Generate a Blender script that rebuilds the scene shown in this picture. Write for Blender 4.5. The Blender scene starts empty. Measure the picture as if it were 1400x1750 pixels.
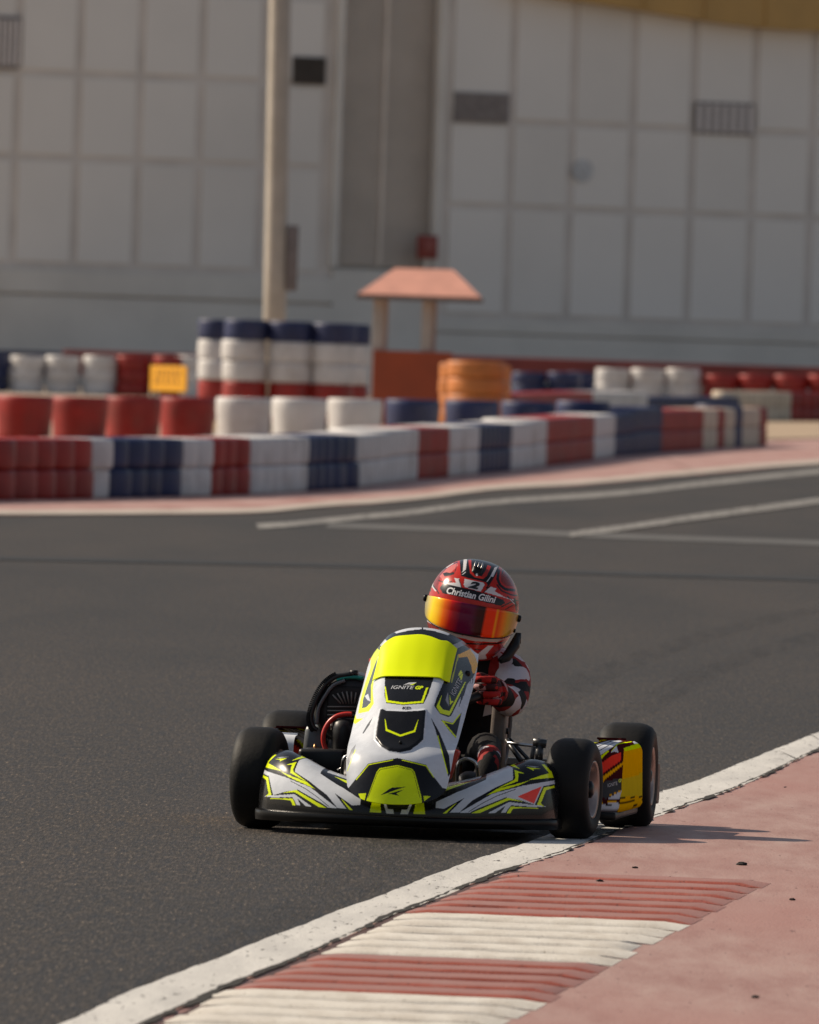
import bpy, bmesh, math, random
import numpy as np
from mathutils import Vector, Matrix, Quaternion
from mathutils.bvhtree import BVHTree

random.seed(7)
rng = np.random.default_rng(7)
scene = bpy.context.scene
COL = scene.collection

# ------------------------------------------------------------------ camera
CAM_H = 1.2426          # camera height above the track
FPX = 23800.0           # focal length measured on a 1400 wide frame (long telephoto)
PITCH = math.atan(295.0 / FPX)
ROLL = 0.033
cam_data = bpy.data.cameras.new("camera")
cam = bpy.data.objects.new("camera", cam_data)
COL.objects.link(cam)
cam_data.sensor_fit = 'HORIZONTAL'
cam_data.sensor_width = 36.0
cam_data.lens = FPX / 1400.0 * 36.0
cam_data.clip_start = 0.5
cam_data.clip_end = 3000.0
cam.matrix_world = (Matrix.Translation((0, 0, CAM_H)) @ Matrix.Rotation(math.pi / 2 - PITCH, 4, 'X')
                    @ Matrix.Rotation(ROLL, 4, 'Z'))
cam_data.dof.use_dof = True
cam_data.dof.focus_distance = 34.9
cam_data.dof.aperture_fstop = 24.0
scene.camera = cam
scene.render.resolution_x, scene.render.resolution_y = 819, 1024

# ------------------------------------------------------------------ sky and sun
SUN_AZ = math.radians(-67.0)     # measured from +Y towards +X: the sun stands left and behind the kart
SUN_EL = math.radians(37.0)
world = bpy.data.worlds.new("World")
scene.world = world
world.use_nodes = True
wn = world.node_tree
wn.nodes.clear()
sky = wn.nodes.new("ShaderNodeTexSky")
sky.sky_type = 'NISHITA'
sky.sun_disc = False
sky.sun_elevation = SUN_EL
sky.sun_rotation = SUN_AZ
sky.air_density = 1.0
sky.dust_density = 1.6
sky.ozone_density = 1.0
bg = wn.nodes.new("ShaderNodeBackground")
bg.inputs[1].default_value = 0.066
wo = wn.nodes.new("ShaderNodeOutputWorld")
haze_mix = wn.nodes.new("ShaderNodeHueSaturation")      # thin desert haze greys the blue
haze_mix.inputs["Saturation"].default_value = 0.68
wn.links.new(sky.outputs[0], haze_mix.inputs["Color"])
wn.links.new(haze_mix.outputs[0], bg.inputs[0])
wn.links.new(bg.outputs[0], wo.inputs[0])

sun_vec = Vector((math.sin(SUN_AZ) * math.cos(SUN_EL), math.cos(SUN_AZ) * math.cos(SUN_EL), math.sin(SUN_EL)))
sun_data = bpy.data.lights.new("sun", 'SUN')
sun_data.energy = 4.2
sun_data.angle = math.radians(0.6)
sun_data.color = (1.0, 0.86, 0.68)
sun = bpy.data.objects.new("sun", sun_data)
sun.rotation_euler = sun_vec.to_track_quat('Z', 'Y').to_euler()
sun.location = (-30, 60, 40)
COL.objects.link(sun)

scene.view_settings.view_transform = 'Standard'
scene.view_settings.look = 'None'
scene.view_settings.exposure = 0.27
scene.view_settings.gamma = 1.0
scene.view_settings.use_curve_mapping = False
scene.render.engine = 'CYCLES'
scene.cycles.max_bounces = 8

# ------------------------------------------------------------------ image pixel helpers (pixel sight line -> point of the place)
_C, _S = math.cos(ROLL), math.sin(ROLL)
def sight(u, v):
    dx, dy = u - 700.0, v - 875.0
    a = (dx * _C + dy * _S) / FPX
    b = (-dx * _S + dy * _C) / FPX
    return (a, math.cos(PITCH) - b * math.sin(PITCH), -math.sin(PITCH) - b * math.cos(PITCH))
def at(u, v, D):
    d = sight(u, v); k = D / d[1]
    return Vector((d[0] * k, D, CAM_H + d[2] * k))
def gnd(u, v, z=0.0):
    d = sight(u, v); k = (z - CAM_H) / d[2]
    return Vector((d[0] * k, d[1] * k, z))
def lateral(u, v, D):
    return at(u, v, D).x

# ------------------------------------------------------------------ object helpers
def tag(o, label=None, cat=None, group=None, kind=None):
    if label: o["label"] = label
    if cat: o["category"] = cat
    if group: o["group"] = group
    if kind: o["kind"] = kind
    return o
def empty(name, loc=(0, 0, 0), rz=0.0, parent=None):
    o = bpy.data.objects.new(name, None)
    o.empty_display_size = 0.1
    o.location = loc
    o.rotation_euler = (0, 0, rz)
    COL.objects.link(o)
    o.parent = parent
    return o
def link(name, me, mat=None, parent=None, loc=None, rot=None):
    if mat is not None:
        me.materials.clear(); me.materials.append(mat)
    o = bpy.data.objects.new(name, me)
    COL.objects.link(o)
    o.parent = parent
    if loc is not None: o.location = loc
    if rot is not None: o.rotation_euler = rot
    return o
def mesh_from(name, verts, faces, smooth=True):
    me = bpy.data.meshes.new(name)
    me.from_pydata([tuple(map(float, v)) for v in verts], [], [tuple(map(int, f)) for f in faces])
    if smooth:
        me.polygons.foreach_set("use_smooth", [True] * len(me.polygons))
    me.update()
    return me
class MB:
    """collects shapes of one part into one mesh"""
    def __init__(self): self.v = []; self.f = []
    def add(self, V, F):
        n = len(self.v)
        self.v += [tuple(p) for p in V]
        self.f += [tuple(i + n for i in q) for q in F]
        return self
    def box(self, c, s, rot=None, taper=1.0):
        hx, hy, hz = s[0] / 2, s[1] / 2, s[2] / 2
        V = []
        for z, k in ((-hz, 1.0), (hz, taper)):
            V += [(-hx * k, -hy * k, z), (hx * k, -hy * k, z), (hx * k, hy * k, z), (-hx * k, hy * k, z)]
        V = [Vector(p) for p in V]
        if rot is not None: V = [rot @ p for p in V]
        V = [p + Vector(c) for p in V]
        return self.add(V, [(3, 2, 1, 0), (4, 5, 6, 7), (0, 1, 5, 4), (1, 2, 6, 5), (2, 3, 7, 6), (3, 0, 4, 7)])
    def tube(self, pts, r, seg=10, closed=False, caps=True):
        pts = [Vector(p) for p in pts]
        n = len(pts)
        rs = r if isinstance(r, (list, tuple)) else [r] * n
        V = []; F = []
        prev = None
        for i, p in enumerate(pts):
            if closed: t = pts[(i + 1) % n] - pts[i - 1]
            else: t = pts[min(i + 1, n - 1)] - pts[max(i - 1, 0)]
            t.normalize()
            if prev is None:
                a = Vector((0, 0, 1)) if abs(t.z) < 0.9 else Vector((1, 0, 0))
                nrm = (a - t * a.dot(t)).normalized()
            else:
                nrm = (prev - t * prev.dot(t)).normalized()
            prev = nrm
            b = t.cross(nrm)
            for k in range(seg):
                an = 2 * math.pi * k / seg
                V.append(p + (nrm * math.cos(an) + b * math.sin(an)) * rs[i])
        m = n if closed else n - 1
        for i in range(m):
            j = (i + 1) % n
            for k in range(seg):
                k2 = (k + 1) % seg
                F.append((i * seg + k, i * seg + k2, j * seg + k2, j * seg + k))
        if caps and not closed:
            F.append(tuple(range(seg - 1, -1, -1)))
            F.append(tuple((n - 1) * seg + k for k in range(seg)))
        return self.add(V, F)
    def lathe(self, prof, seg=24, M=None, closed=True):
        """prof: list of (radius, height); turned about local Z"""
        n = len(prof); V = []; F = []
        for k in range(seg):
            a = 2 * math.pi * k / seg
            for (r, h) in prof:
                p = Vector((r * math.cos(a), r * math.sin(a), h))
                V.append(M @ p if M is not None else p)
        for k in range(seg):
            k2 = (k + 1) % seg
            for i in range(n if closed else n - 1):
                j = (i + 1) % n
                F.append((k * n + i, k2 * n + i, k2 * n + j, k * n + j))
        return self.add(V, F)
    def mesh(self, name, bevel=0.0, smooth=True, seg=2):
        me = mesh_from(name, self.v, self.f, smooth and bevel == 0)
        if bevel > 0:
            bm = bmesh.new(); bm.from_mesh(me)
            bmesh.ops.bevel(bm, geom=list(bm.edges), offset=bevel, segments=seg, profile=0.6, affect='EDGES', clamp_overlap=True)
            bmesh.ops.recalc_face_normals(bm, faces=bm.faces)
            bm.to_mesh(me); bm.free()
            me.polygons.foreach_set("use_smooth", [smooth] * len(me.polygons))
        else:
            bm = bmesh.new(); bm.from_mesh(me)
            bmesh.ops.recalc_face_normals(bm, faces=bm.faces)
            bm.to_mesh(me); bm.free()
        return me
    def build(self, name, mat, parent=None, bevel=0.0, smooth=True, loc=None, rot=None, auto=None):
        me = self.mesh(name, bevel, smooth)
        o = link(name, me, mat, parent, loc, rot)
        if auto is not None:
            sharp_edges(me, auto)
        return o
def sharp_edges(me, deg=35):
    bm = bmesh.new(); bm.from_mesh(me)
    lim = math.radians(deg)
    for e in bm.edges:
        e.smooth = not (len(e.link_faces) == 2 and e.calc_face_angle(0) > lim)
    for f in bm.faces: f.smooth = True
    bm.to_mesh(me); bm.free()
def catmull(pts, n=8, closed=False):
    P = [Vector(p) for p in pts]; out = []
    m = len(P)
    rngi = range(m if closed else m - 1)
    for i in rngi:
        p0 = P[i - 1] if (i > 0 or closed) else P[0] * 2 - P[1]
        p1 = P[i]; p2 = P[(i + 1) % m]
        p3 = P[(i + 2) % m] if (closed or i + 2 < m) else P[-1] * 2 - P[-2]
        for k in range(n):
            t = k / n
            out.append(0.5 * ((2 * p1) + (p2 - p0) * t + (2 * p0 - 5 * p1 + 4 * p2 - p3) * t * t + (3 * p1 - p0 - 3 * p2 + p3) * t ** 3))
    if not closed: out.append(P[-1])
    return out

# ------------------------------------------------------------------ materials
def new_mat(name):
    m = bpy.data.materials.new(name); m.use_nodes = True
    nt = m.node_tree
    return m, nt, nt.nodes["Principled BSDF"]
def N(nt, kind, **kw):
    n = nt.nodes.new(kind)
    for k, v in kw.items(): setattr(n, k, v)
    return n
def ramp(nt, stops, interp='LINEAR'):
    r = nt.nodes.new("ShaderNodeValToRGB")
    r.color_ramp.interpolation = interp
    e = r.color_ramp.elements
    while len(e) < len(stops): e.new(0.5)
    for i, (p, c) in enumerate(stops):
        e[i].position = p
        e[i].color = (c[0], c[1], c[2], 1) if not isinstance(c, (int, float)) else (c, c, c, 1)
    return r
def coords(nt, scale=(1, 1, 1), kind="Object"):
    tc = nt.nodes.new("ShaderNodeTexCoord")
    mp = nt.nodes.new("ShaderNodeMapping")
    mp.inputs["Scale"].default_value = scale
    nt.links.new(tc.outputs[kind], mp.inputs[0])
    return mp.outputs[0]
def geo_coords(nt, scale=(1, 1, 1), rotz=0.0):
    g = nt.nodes.new("ShaderNodeNewGeometry")
    mp = nt.nodes.new("ShaderNodeMapping")
    mp.inputs["Scale"].default_value = scale
    mp.inputs["Rotation"].default_value = (0, 0, rotz)
    nt.links.new(g.outputs["Position"], mp.inputs[0])
    return mp.outputs[0]
def noise(nt, vec, scale, detail=3, rough=0.55):
    n = nt.nodes.new("ShaderNodeTexNoise")
    n.inputs["Scale"].default_value = scale
    n.inputs["Detail"].default_value = detail
    n.inputs["Roughness"].default_value = rough
    nt.links.new(vec, n.inputs["Vector"])
    return n.outputs["Fac"]
def mixc(nt, fac, a, b, blend='MIX'):
    m = nt.nodes.new("ShaderNodeMix"); m.data_type = 'RGBA'; m.blend_type = blend
    for sock, val in ((m.inputs[0], fac), (m.inputs[6], a), (m.inputs[7], b)):
        if isinstance(val, (int, float)): sock.default_value = val
        elif isinstance(val, (tuple, list)): sock.default_value = (val[0], val[1], val[2], 1)
        else: nt.links.new(val, sock)
    return m.outputs[2]
def bump(nt, bsdf, height, strength=0.2, dist=0.01):
    b = nt.nodes.new("ShaderNodeBump")
    b.inputs["Strength"].default_value = strength
    b.inputs["Distance"].default_value = dist
    nt.links.new(height, b.inputs["Height"])
    nt.links.new(b.outputs[0], bsdf.inputs["Normal"])
def simple(name, col, rough=0.5, metal=0.0, var=0.25, scale=8.0, coat=0.0, spec=0.5, bumpy=0.0, dirt=None, world=False):
    m, nt, b = new_mat(name)
    vec = geo_coords(nt) if world else coords(nt)
    n = noise(nt, vec, scale, 4)
    dark = tuple(c * (1 - var) for c in col); lite = tuple(min(1, c * (1 + var * 0.6)) for c in col)
    r = ramp(nt, [(0.3, dark), (0.7, lite)])
    nt.links.new(n, r.inputs[0])
    out = r.outputs[0]
    if dirt:
        n2 = noise(nt, vec, scale * 0.4, 5, 0.7)
        r2 = ramp(nt, [(0.48, 0.0), (0.7, 1.0)])
        nt.links.new(n2, r2.inputs[0])
        sc = nt.nodes.new("ShaderNodeMath"); sc.operation = 'MULTIPLY'; sc.inputs[1].default_value = dirt[3]
        nt.links.new(r2.outputs[0], sc.inputs[0])
        out = mixc(nt, sc.outputs[0], out, dirt[:3])
    nt.links.new(out, b.inputs["Base Color"])
    rr = nt.nodes.new("ShaderNodeMapRange")
    rr.inputs[3].default_value = max(0.02, rough - 0.08); rr.inputs[4].default_value = min(1, rough + 0.08)
    nt.links.new(n, rr.inputs[0]); nt.links.new(rr.outputs[0], b.inputs["Roughness"])
    b.inputs["Metallic"].default_value = metal
    b.inputs["Specular IOR Level"].default_value = spec
    b.inputs["Coat Weight"].default_value = coat
    b.inputs["Coat Roughness"].default_value = 0.08
    if bumpy:
        n3 = noise(nt, vec, scale * 6, 3)
        bump(nt, b, n3, bumpy, 0.004)
    return m

M = {}
DUST = (0.30, 0.25, 0.20)

# ================================================================== ground
TRK = math.radians(-6.5)      # the track runs a little across the view here
def asphalt_material():
    m, nt, b = new_mat("asphalt")
    fine = geo_coords(nt, (1, 1 / 18.0, 1), 0.0)
    g1 = noise(nt, fine, 120, 2, 0.75)
    g2 = noise(nt, fine, 45, 3, 0.6)
    wide = geo_coords(nt, (1, 0.10, 1), 0.12)
    w1 = noise(nt, wide, 0.8, 5, 0.62)
    r1 = ramp(nt, [(0.30, (0.0065, 0.0055, 0.0048)), (0.52, (0.029, 0.0252, 0.0222)), (0.67, (0.068, 0.059, 0.051)), (0.78, (0.30, 0.24, 0.17))])
    nt.links.new(g1, r1.inputs[0])
    r2 = ramp(nt, [(0.3, 0.62), (0.7, 1.35)])
    nt.links.new(g2, r2.inputs[0])
    c = mixc(nt, 1.0, r1.outputs[0], r2.outputs[0], 'MULTIPLY')
    r3 = ramp(nt, [(0.30, (0.62, 0.61, 0.61)), (0.5, (1.02, 0.93, 0.85)), (0.72, (1.40, 1.22, 1.06))])
    nt.links.new(w1, r3.inputs[0])
    c = mixc(nt, 1.0, c, r3.outputs[0], 'MULTIPLY')
    nt.links.new(c, b.inputs["Base Color"])
    rr = ramp(nt, [(0.3, 0.62), (0.7, 0.82)])
    nt.links.new(g2, rr.inputs[0])
    nt.links.new(rr.outputs[0], b.inputs["Roughness"])
    b.inputs["Specular IOR Level"].default_value = 0.35
    bump(nt, b, g1, 0.5, 0.004)
    return m
M['asphalt'] = asphalt_material()

def paint_material(name, stops, rough=0.6, sc=1.0, worn=None, spec=0.3, aniso=8.0, patch=None, top=None):
    """painted ground: colour by noise, small scuffs in which the asphalt shows"""
    m, nt, b = new_mat(name)
    vec = geo_coords(nt, (1, 1 / aniso, 1))
    n1 = noise(nt, vec, 9 * sc, 5, 0.65)
    r = ramp(nt, stops); nt.links.new(n1, r.inputs[0])
    c = r.outputs[0]
    if patch:
        v2 = geo_coords(nt, (1, 0.22, 1), 0.12)
        n4 = noise(nt, v2, patch[1], 5, 0.6)
        r4 = ramp(nt, [(0.42, 0.0), (0.66, 1.0)]); nt.links.new(n4, r4.inputs[0])
        c = mixc(nt, r4.outputs[0], c, patch[0])
    if worn:
        n2 = noise(nt, vec, 60 * sc, 4, 0.7)
        r2 = ramp(nt, [(worn[0], 1.0), (worn[0] + 0.05, 0.0)]); nt.links.new(n2, r2.inputs[0])
        c = mixc(nt, r2.outputs[0], c, worn[1])
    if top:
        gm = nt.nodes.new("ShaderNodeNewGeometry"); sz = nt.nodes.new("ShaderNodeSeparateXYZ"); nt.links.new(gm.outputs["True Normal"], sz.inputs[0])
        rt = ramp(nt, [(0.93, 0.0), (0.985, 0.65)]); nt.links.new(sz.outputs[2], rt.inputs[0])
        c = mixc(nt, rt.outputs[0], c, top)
    nt.links.new(c, b.inputs["Base Color"])
    b.inputs["Roughness"].default_value = rough
    b.inputs["Specular IOR Level"].default_value = spec
    n3 = noise(nt, vec, 120 * sc, 3)
    bump(nt, b, n3, 0.35, 0.003)
    return m
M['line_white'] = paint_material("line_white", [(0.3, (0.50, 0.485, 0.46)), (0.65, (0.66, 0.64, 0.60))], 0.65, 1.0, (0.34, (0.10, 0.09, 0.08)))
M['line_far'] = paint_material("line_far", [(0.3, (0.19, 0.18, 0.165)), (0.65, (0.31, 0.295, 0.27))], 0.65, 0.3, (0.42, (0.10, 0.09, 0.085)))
M['line_faint'] = paint_material("line_faint", [(0.3, (0.095, 0.092, 0.088)), (0.7, (0.13, 0.125, 0.118))], 0.7, 0.3)
M['tar'] = paint_material("tar_seam", [(0.3, (0.018, 0.018, 0.019)), (0.7, (0.03, 0.03, 0.03))], 0.7, 0.3)
M['runoff'] = paint_material("runoff_paint", [(0.30, (0.30, 0.155, 0.13)), (0.55, (0.385, 0.24, 0.208)), (0.72, (0.43, 0.30, 0.26))], 0.6, 1.0,
                             (0.30, (0.13, 0.06, 0.05)), patch=((0.37, 0.19, 0.16), 0.7))
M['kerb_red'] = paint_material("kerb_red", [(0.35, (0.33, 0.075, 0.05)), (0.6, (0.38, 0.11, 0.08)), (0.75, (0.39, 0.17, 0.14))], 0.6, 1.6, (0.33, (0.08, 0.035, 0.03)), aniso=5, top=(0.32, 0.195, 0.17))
M['kerb_white'] = paint_material("kerb_white", [(0.35, (0.58, 0.53, 0.46)), (0.65, (0.72, 0.68, 0.61))], 0.6, 1.6, (0.31, (0.20, 0.16, 0.12)), aniso=5)
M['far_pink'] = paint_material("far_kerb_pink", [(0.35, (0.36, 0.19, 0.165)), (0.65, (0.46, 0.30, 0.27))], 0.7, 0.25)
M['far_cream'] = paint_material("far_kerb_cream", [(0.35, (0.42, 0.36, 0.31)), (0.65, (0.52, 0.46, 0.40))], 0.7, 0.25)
M['sand'] = simple("sand", (0.42, 0.31, 0.21), 0.9, var=0.25, scale=1.2, world=True)
M['soil'] = simple("soil", (0.022, 0.018, 0.014), 0.95, var=0.5, scale=40, world=True, bumpy=0.6)

def sheet_quad(name, x0, x1, y0, y1, z, mat, kind='structure'):
    o = link(name, mesh_from(name, [(x0, y0, z), (x1, y0, z), (x1, y1, z), (x0, y1, z)], [(0, 1, 2, 3)], False), mat)
    return tag(o, kind=kind)
g = sheet_quad("track_asphalt", -260, 260, -40, 900, 0.0, M['asphalt'])

def resample(pts, step):
    out = [Vector(pts[0])]
    for a, b in zip(pts[:-1], pts[1:]):
        a, b = Vector(a), Vector(b); L = (b - a).length; n = max(1, int(L / step))
        for k in range(1, n + 1): out.append(a.lerp(b, k / n))
    return out
def strip(name, left, right, z, mat, n=120, jag=(0, 0), kind='structure'):
    """flat strip between two ground curves, edges a little uneven"""
    def par(pts, n):
        pts = catmull(pts, 10)
        L = [0.0]
        for a, b in zip(pts[:-1], pts[1:]): L.append(L[-1] + (b - a).length)
        out = []; j = 0
        for k in range(n + 1):
            t = L[-1] * k / n
            while j < len(L) - 2 and L[j + 1] < t: j += 1
            f = (t - L[j]) / max(1e-9, L[j + 1] - L[j]); out.append(pts[j].lerp(pts[j + 1], f))
        return out
    A, B = par(left, n), par(right, n)
    V = []; F = []
    def wob(s):
        if s == 0: return np.zeros(n + 1)
        o = np.zeros(n + 1)
        for sig, w in ((1.2, 0.8), (4.0, 1.6), (14.0, 2.2)):
            r = int(3 * sig) + 1; kk = np.exp(-0.5 * (np.arange(-r, r + 1) / sig) ** 2); kk /= kk.sum()
            o += w * np.convolve(rng.normal(size=n + 1 + 2 * r), kk, 'valid')
        chips = (rng.random(n + 1) < 0.02) * rng.normal(size=n + 1) * 2.0
        return (o + chips) * s
    ja, jb = wob(jag[0]), wob(jag[1])
    for k in range(n + 1):
        a = A[k].copy(); b = B[k].copy()
        a.x += ja[k]; b.x += jb[k]
        a.z = b.z = z
        V += [a, b]
    for k in range(n): F.append((2 * k, 2 * k + 1, 2 * k + 3, 2 * k + 2))
    o = link(name, mesh_from(name, V, F, False), mat)
    return tag(o, kind=kind)

# --- near edge line and the red run-off right of it
outer = [(-130, 1840), (111, 1750), (229, 1694), (357, 1647), (500, 1589), (577, 1559), (638, 1537), (725, 1503), (799, 1477), (886, 1447), (965, 1420), (1045, 1390), (1121, 1358), (1204, 1332), (1286, 1298), (1400, 1253), (1560, 1190)]
inner = [(60, 1835), (265, 1750), (357, 1706), (429, 1677), (500, 1648), (558, 1622), (619, 1594), (674, 1568), (738, 1545), (809, 1515), (857, 1496), (918, 1477), (989, 1451), (1100, 1409), (1186, 1376), (1257, 1351), (1329, 1319), (1400, 1285), (1560, 1218)]
outer_w = [gnd(u, v) for u, v in outer]; inner_w = [gnd(u, v) for u, v in inner]
inner_far = [inner_w[0] - (inner_w[1] - inner_w[0]) * k_ for k_ in (4, 3, 2, 1)] + inner_w + [inner_w[-1] + (inner_w[-1] - inner_w[-2]) * k_ for k_ in (1, 2, 4, 6)]
outer_far = [outer_w[0] - (outer_w[1] - outer_w[0]) * k_ for k_ in (4, 3, 2, 1)] + outer_w + [outer_w[-1] + (outer_w[-1] - outer_w[-2]) * k_ for k_ in (1, 2, 4, 6)]
tag(strip("track_edge_line", outer_far, inner_far, 0.004, M['line_white'], 1400, (0.0035, 0.003)))
run_right = [Vector((p.x + 14, p.y, 0)) for p in inner_far]
tag(strip("red_runoff", inner_far, run_right, 0.008, M['runoff'], 900, (0.004, 0)))
seam_r = [p + Vector((0.011, 0, 0)) for p in inner_far]
tag(strip("soil_seam", [p + Vector((-0.004, 0, 0)) for p in inner_far], seam_r, 0.012, M['soil'], 2400, (0.004, 0.009)), kind='stuff')

# --- ribbed kerb: every ridge is a piece of it
kerb = empty("ribbed_kerb"); tag(kerb, kind='structure')
k_right = [(1330, 1491), (1291, 1511), (1196, 1561), (1139, 1589), (1071, 1625), (1021, 1654), (957, 1687), (900, 1721), (840, 1756), (700, 1838), (480, 1960)]
k_left = [(920, 1477), (870, 1498), (812, 1518), (742, 1547), (680, 1570), (624, 1597), (563, 1625), (505, 1651), (434, 1681), (362, 1710), (285, 1752), (80, 1842), (-180, 1960)]
KR = [gnd(u, v) for u, v in k_right]; KL = [gnd(u, v) for u, v in k_left]
def edge_at(poly, y):
    for a, b in zip(poly[:-1], poly[1:]):
        lo, hi = min(a.y, b.y), max(a.y, b.y)
        if lo <= y <= hi:
            t = (y - a.y) / (b.y - a.y); return a.x + (b.x - a.x) * t
    a, b = poly[-2], poly[-1]
    t = (y - a.y) / (b.y - a.y); return a.x + (b.x - a.x) * t
y_start = gnd(870, 1499).y
segs = [('red', 7, gnd(674, 1569).y), ('white', 6, gnd(520, 1640).y), ('red', 5, gnd(385, 1701).y), ('white', 6, None), ('red', 7, None), ('white', 6, None)]
y = y_start
for colr, nr, yend in segs:
    if yend is None: yend = y - 0.34 * nr
    p = (y - yend) / nr
    for k in range(nr):
        yb = y - p * k; ya = yb - p           # back and front of this ridge, from the left edge
        jl, jr = rng.normal() * 0.004, rng.normal() * 0.006
        def pt(side, yy, z):
            if side == 0: x = edge_at(KL, yy) + 0.014 + jl
            else:
                yy = yy - 0.0; x = edge_at(KR, yy + 0.35) + jr
            skew = -0.055 * (x - edge_at(KL, yy))
            return (x, yy + skew * 2.2, z)
        prof = [(yb, 0.0105), (yb - p * 0.03, 0.0145), (yb - p * 0.12, 0.0165), (yb - p * 0.45, 0.0180), (yb - p * 0.74, 0.0202), (yb - p * 0.81, 0.0202), (yb - p * 0.86, 0.0185), (yb - p * 0.885, 0.0135), (yb - p * 0.89, 0.010)]
        n = 12
        V = []; F = []
        for i in range(n + 1):
            t = i / n
            for (yy, z) in prof:
                a = Vector(pt(0, yy, z)); b_ = Vector(pt(1, yy, z))
                q = a.lerp(b_, t); q.z += rng.normal() * 0.0004 * (z > 0.016)
                q.z = 0.0084 + (q.z - 0.0084) * min(1.0, (1 - t) / 0.06 + 0.02, t / 0.05 + 0.3)
                q.y += rng.normal() * 0.0015
                V.append(q)
        m_ = len(prof)
        for i in range(n):
            for j in range(m_ - 1):
                F.append((i * m_ + j, (i + 1) * m_ + j, (i + 1) * m_ + j + 1, i * m_ + j + 1))
        F.append(tuple(range(m_))); F.append(tuple(n * m_ + j for j in range(m_ - 1, -1, -1)))
        me = mesh_from("ridge", V, F, True); sharp_edges(me, 28)
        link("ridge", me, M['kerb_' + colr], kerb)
    y = yend
# red/white base under the ridges
yb = y_start + 0.12
base_l = [Vector((edge_at(KL, yy), yy, 0)) for yy in np.linspace(yb, y, 30)]
base_r = [Vector((edge_at(KR, yy + 0.35) - 0.05, yy - 0.07, 0)) for yy in np.linspace(yb, y, 30)]
o = strip("kerb_bed", base_l, base_r, 0.0100, M['kerb_bed'] if 'kerb_bed' in M else simple("kerb_bed", (0.075, 0.032, 0.026), 0.8, var=0.5, scale=14, world=True), 160, (0.006, 0.01))
o.parent = kerb; del o["kind"]

# --- lines on the far side of the track
def band(name, pts, w_px, z, mat, n=120):
    a = [gnd(u, v - w_px(u) / 2) for u, v in pts]; b = [gnd(u, v + w_px(u) / 2) for u, v in pts]
    return strip(name, a, b, z, mat, n, (0.01, 0.01))
far_low = [(-120, 882), (0, 882), (220, 881), (435, 878), (560, 867), (700, 857), (850, 838), (1000, 829), (1150, 815), (1300, 801), (1400, 794), (1560, 780)]
far_up = [(-120, 858), (0, 858), (195, 854), (325, 850), (443, 846), (522, 840), (612, 833), (712, 820), (817, 810), (928, 797), (1050, 781), (1130, 773), (1200, 767), (1315, 760), (1400, 757), (1560, 752)]
FL = [gnd(u, v) for u, v in far_low]; FU = [gnd(u, v - 6) for u, v in far_up]
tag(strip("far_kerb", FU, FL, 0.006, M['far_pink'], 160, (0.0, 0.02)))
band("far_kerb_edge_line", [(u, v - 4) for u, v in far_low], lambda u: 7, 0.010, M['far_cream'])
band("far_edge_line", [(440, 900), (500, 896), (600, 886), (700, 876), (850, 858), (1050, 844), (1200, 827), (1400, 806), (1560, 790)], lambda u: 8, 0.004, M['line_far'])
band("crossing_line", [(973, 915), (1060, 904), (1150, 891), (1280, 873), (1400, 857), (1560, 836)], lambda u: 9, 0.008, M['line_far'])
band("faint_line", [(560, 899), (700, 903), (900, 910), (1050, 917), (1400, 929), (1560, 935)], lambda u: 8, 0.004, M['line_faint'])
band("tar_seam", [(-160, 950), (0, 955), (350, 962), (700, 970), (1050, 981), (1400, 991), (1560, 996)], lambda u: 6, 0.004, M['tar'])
def rubber_material():
    m, nt, b = new_mat("rubber_mark")
    vec = geo_coords(nt, (1, 0.06, 1), 0.1)
    n1 = noise(nt, vec, 14, 4, 0.7)
    r1 = ramp(nt, [(0.40, 0.0), (0.80, 0.26)]); nt.links.new(n1, r1.inputs[0])
    b.inputs["Base Color"].default_value = (0.012, 0.0115, 0.011, 1); b.inputs["Roughness"].default_value = 0.55; b.inputs["Specular IOR Level"].default_value = 0.3
    nt.links.new(r1.outputs[0], b.inputs["Alpha"])
    return m
M['rubber_mark'] = rubber_material()
def mark(pts, w):
    W = [gnd(u, v) for u, v in pts]
    a = [p + Vector((-w / 2, 0, 0)) for p in W]; b_ = [p + Vector((w / 2, 0, 0)) for p in W]
    strip("rubber_mark", a, b_, 0.003, M['rubber_mark'], 120, (0.004, 0.004))
mark([(1560, 1010), (1400, 1040), (1180, 1095), (1010, 1160), (900, 1240), (800, 1340), (640, 1480), (380, 1640), (100, 1790)], 0.16)
mark([(1560, 1045), (1400, 1085), (1230, 1140), (1100, 1210), (1010, 1290)], 0.14)

sand = [gnd(1300, 752), gnd(1480, 748), gnd(1500, 716), gnd(1290, 716)]
tag(link("sand_ground", mesh_from("sand_ground", [(p.x, p.y, 0.012) for p in sand], [(0, 1, 2, 3)], False), M['sand']), kind='structure')

tag(link("infield_paving", mesh_from("infield_paving", [(-60, 92, 0.003), (-3.7, 97.5, 0.003), (-1.6, 107, 0.003), (-0.5, 116, 0.003), (0.9, 136, 0.003), (2.5, 158, 0.003), (4.1, 180, 0.003), (9, 262, 0.003), (60, 268, 0.003), (60, 330, 0.003), (-60, 300, 0.003)], [tuple(range(11))], False), simple("pale_paving", (0.36, 0.29, 0.22), 0.9, var=0.15, scale=0.6, world=True)), kind='structure')  # unseen pale ground, added to bounce light onto the hall and stacks

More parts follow.
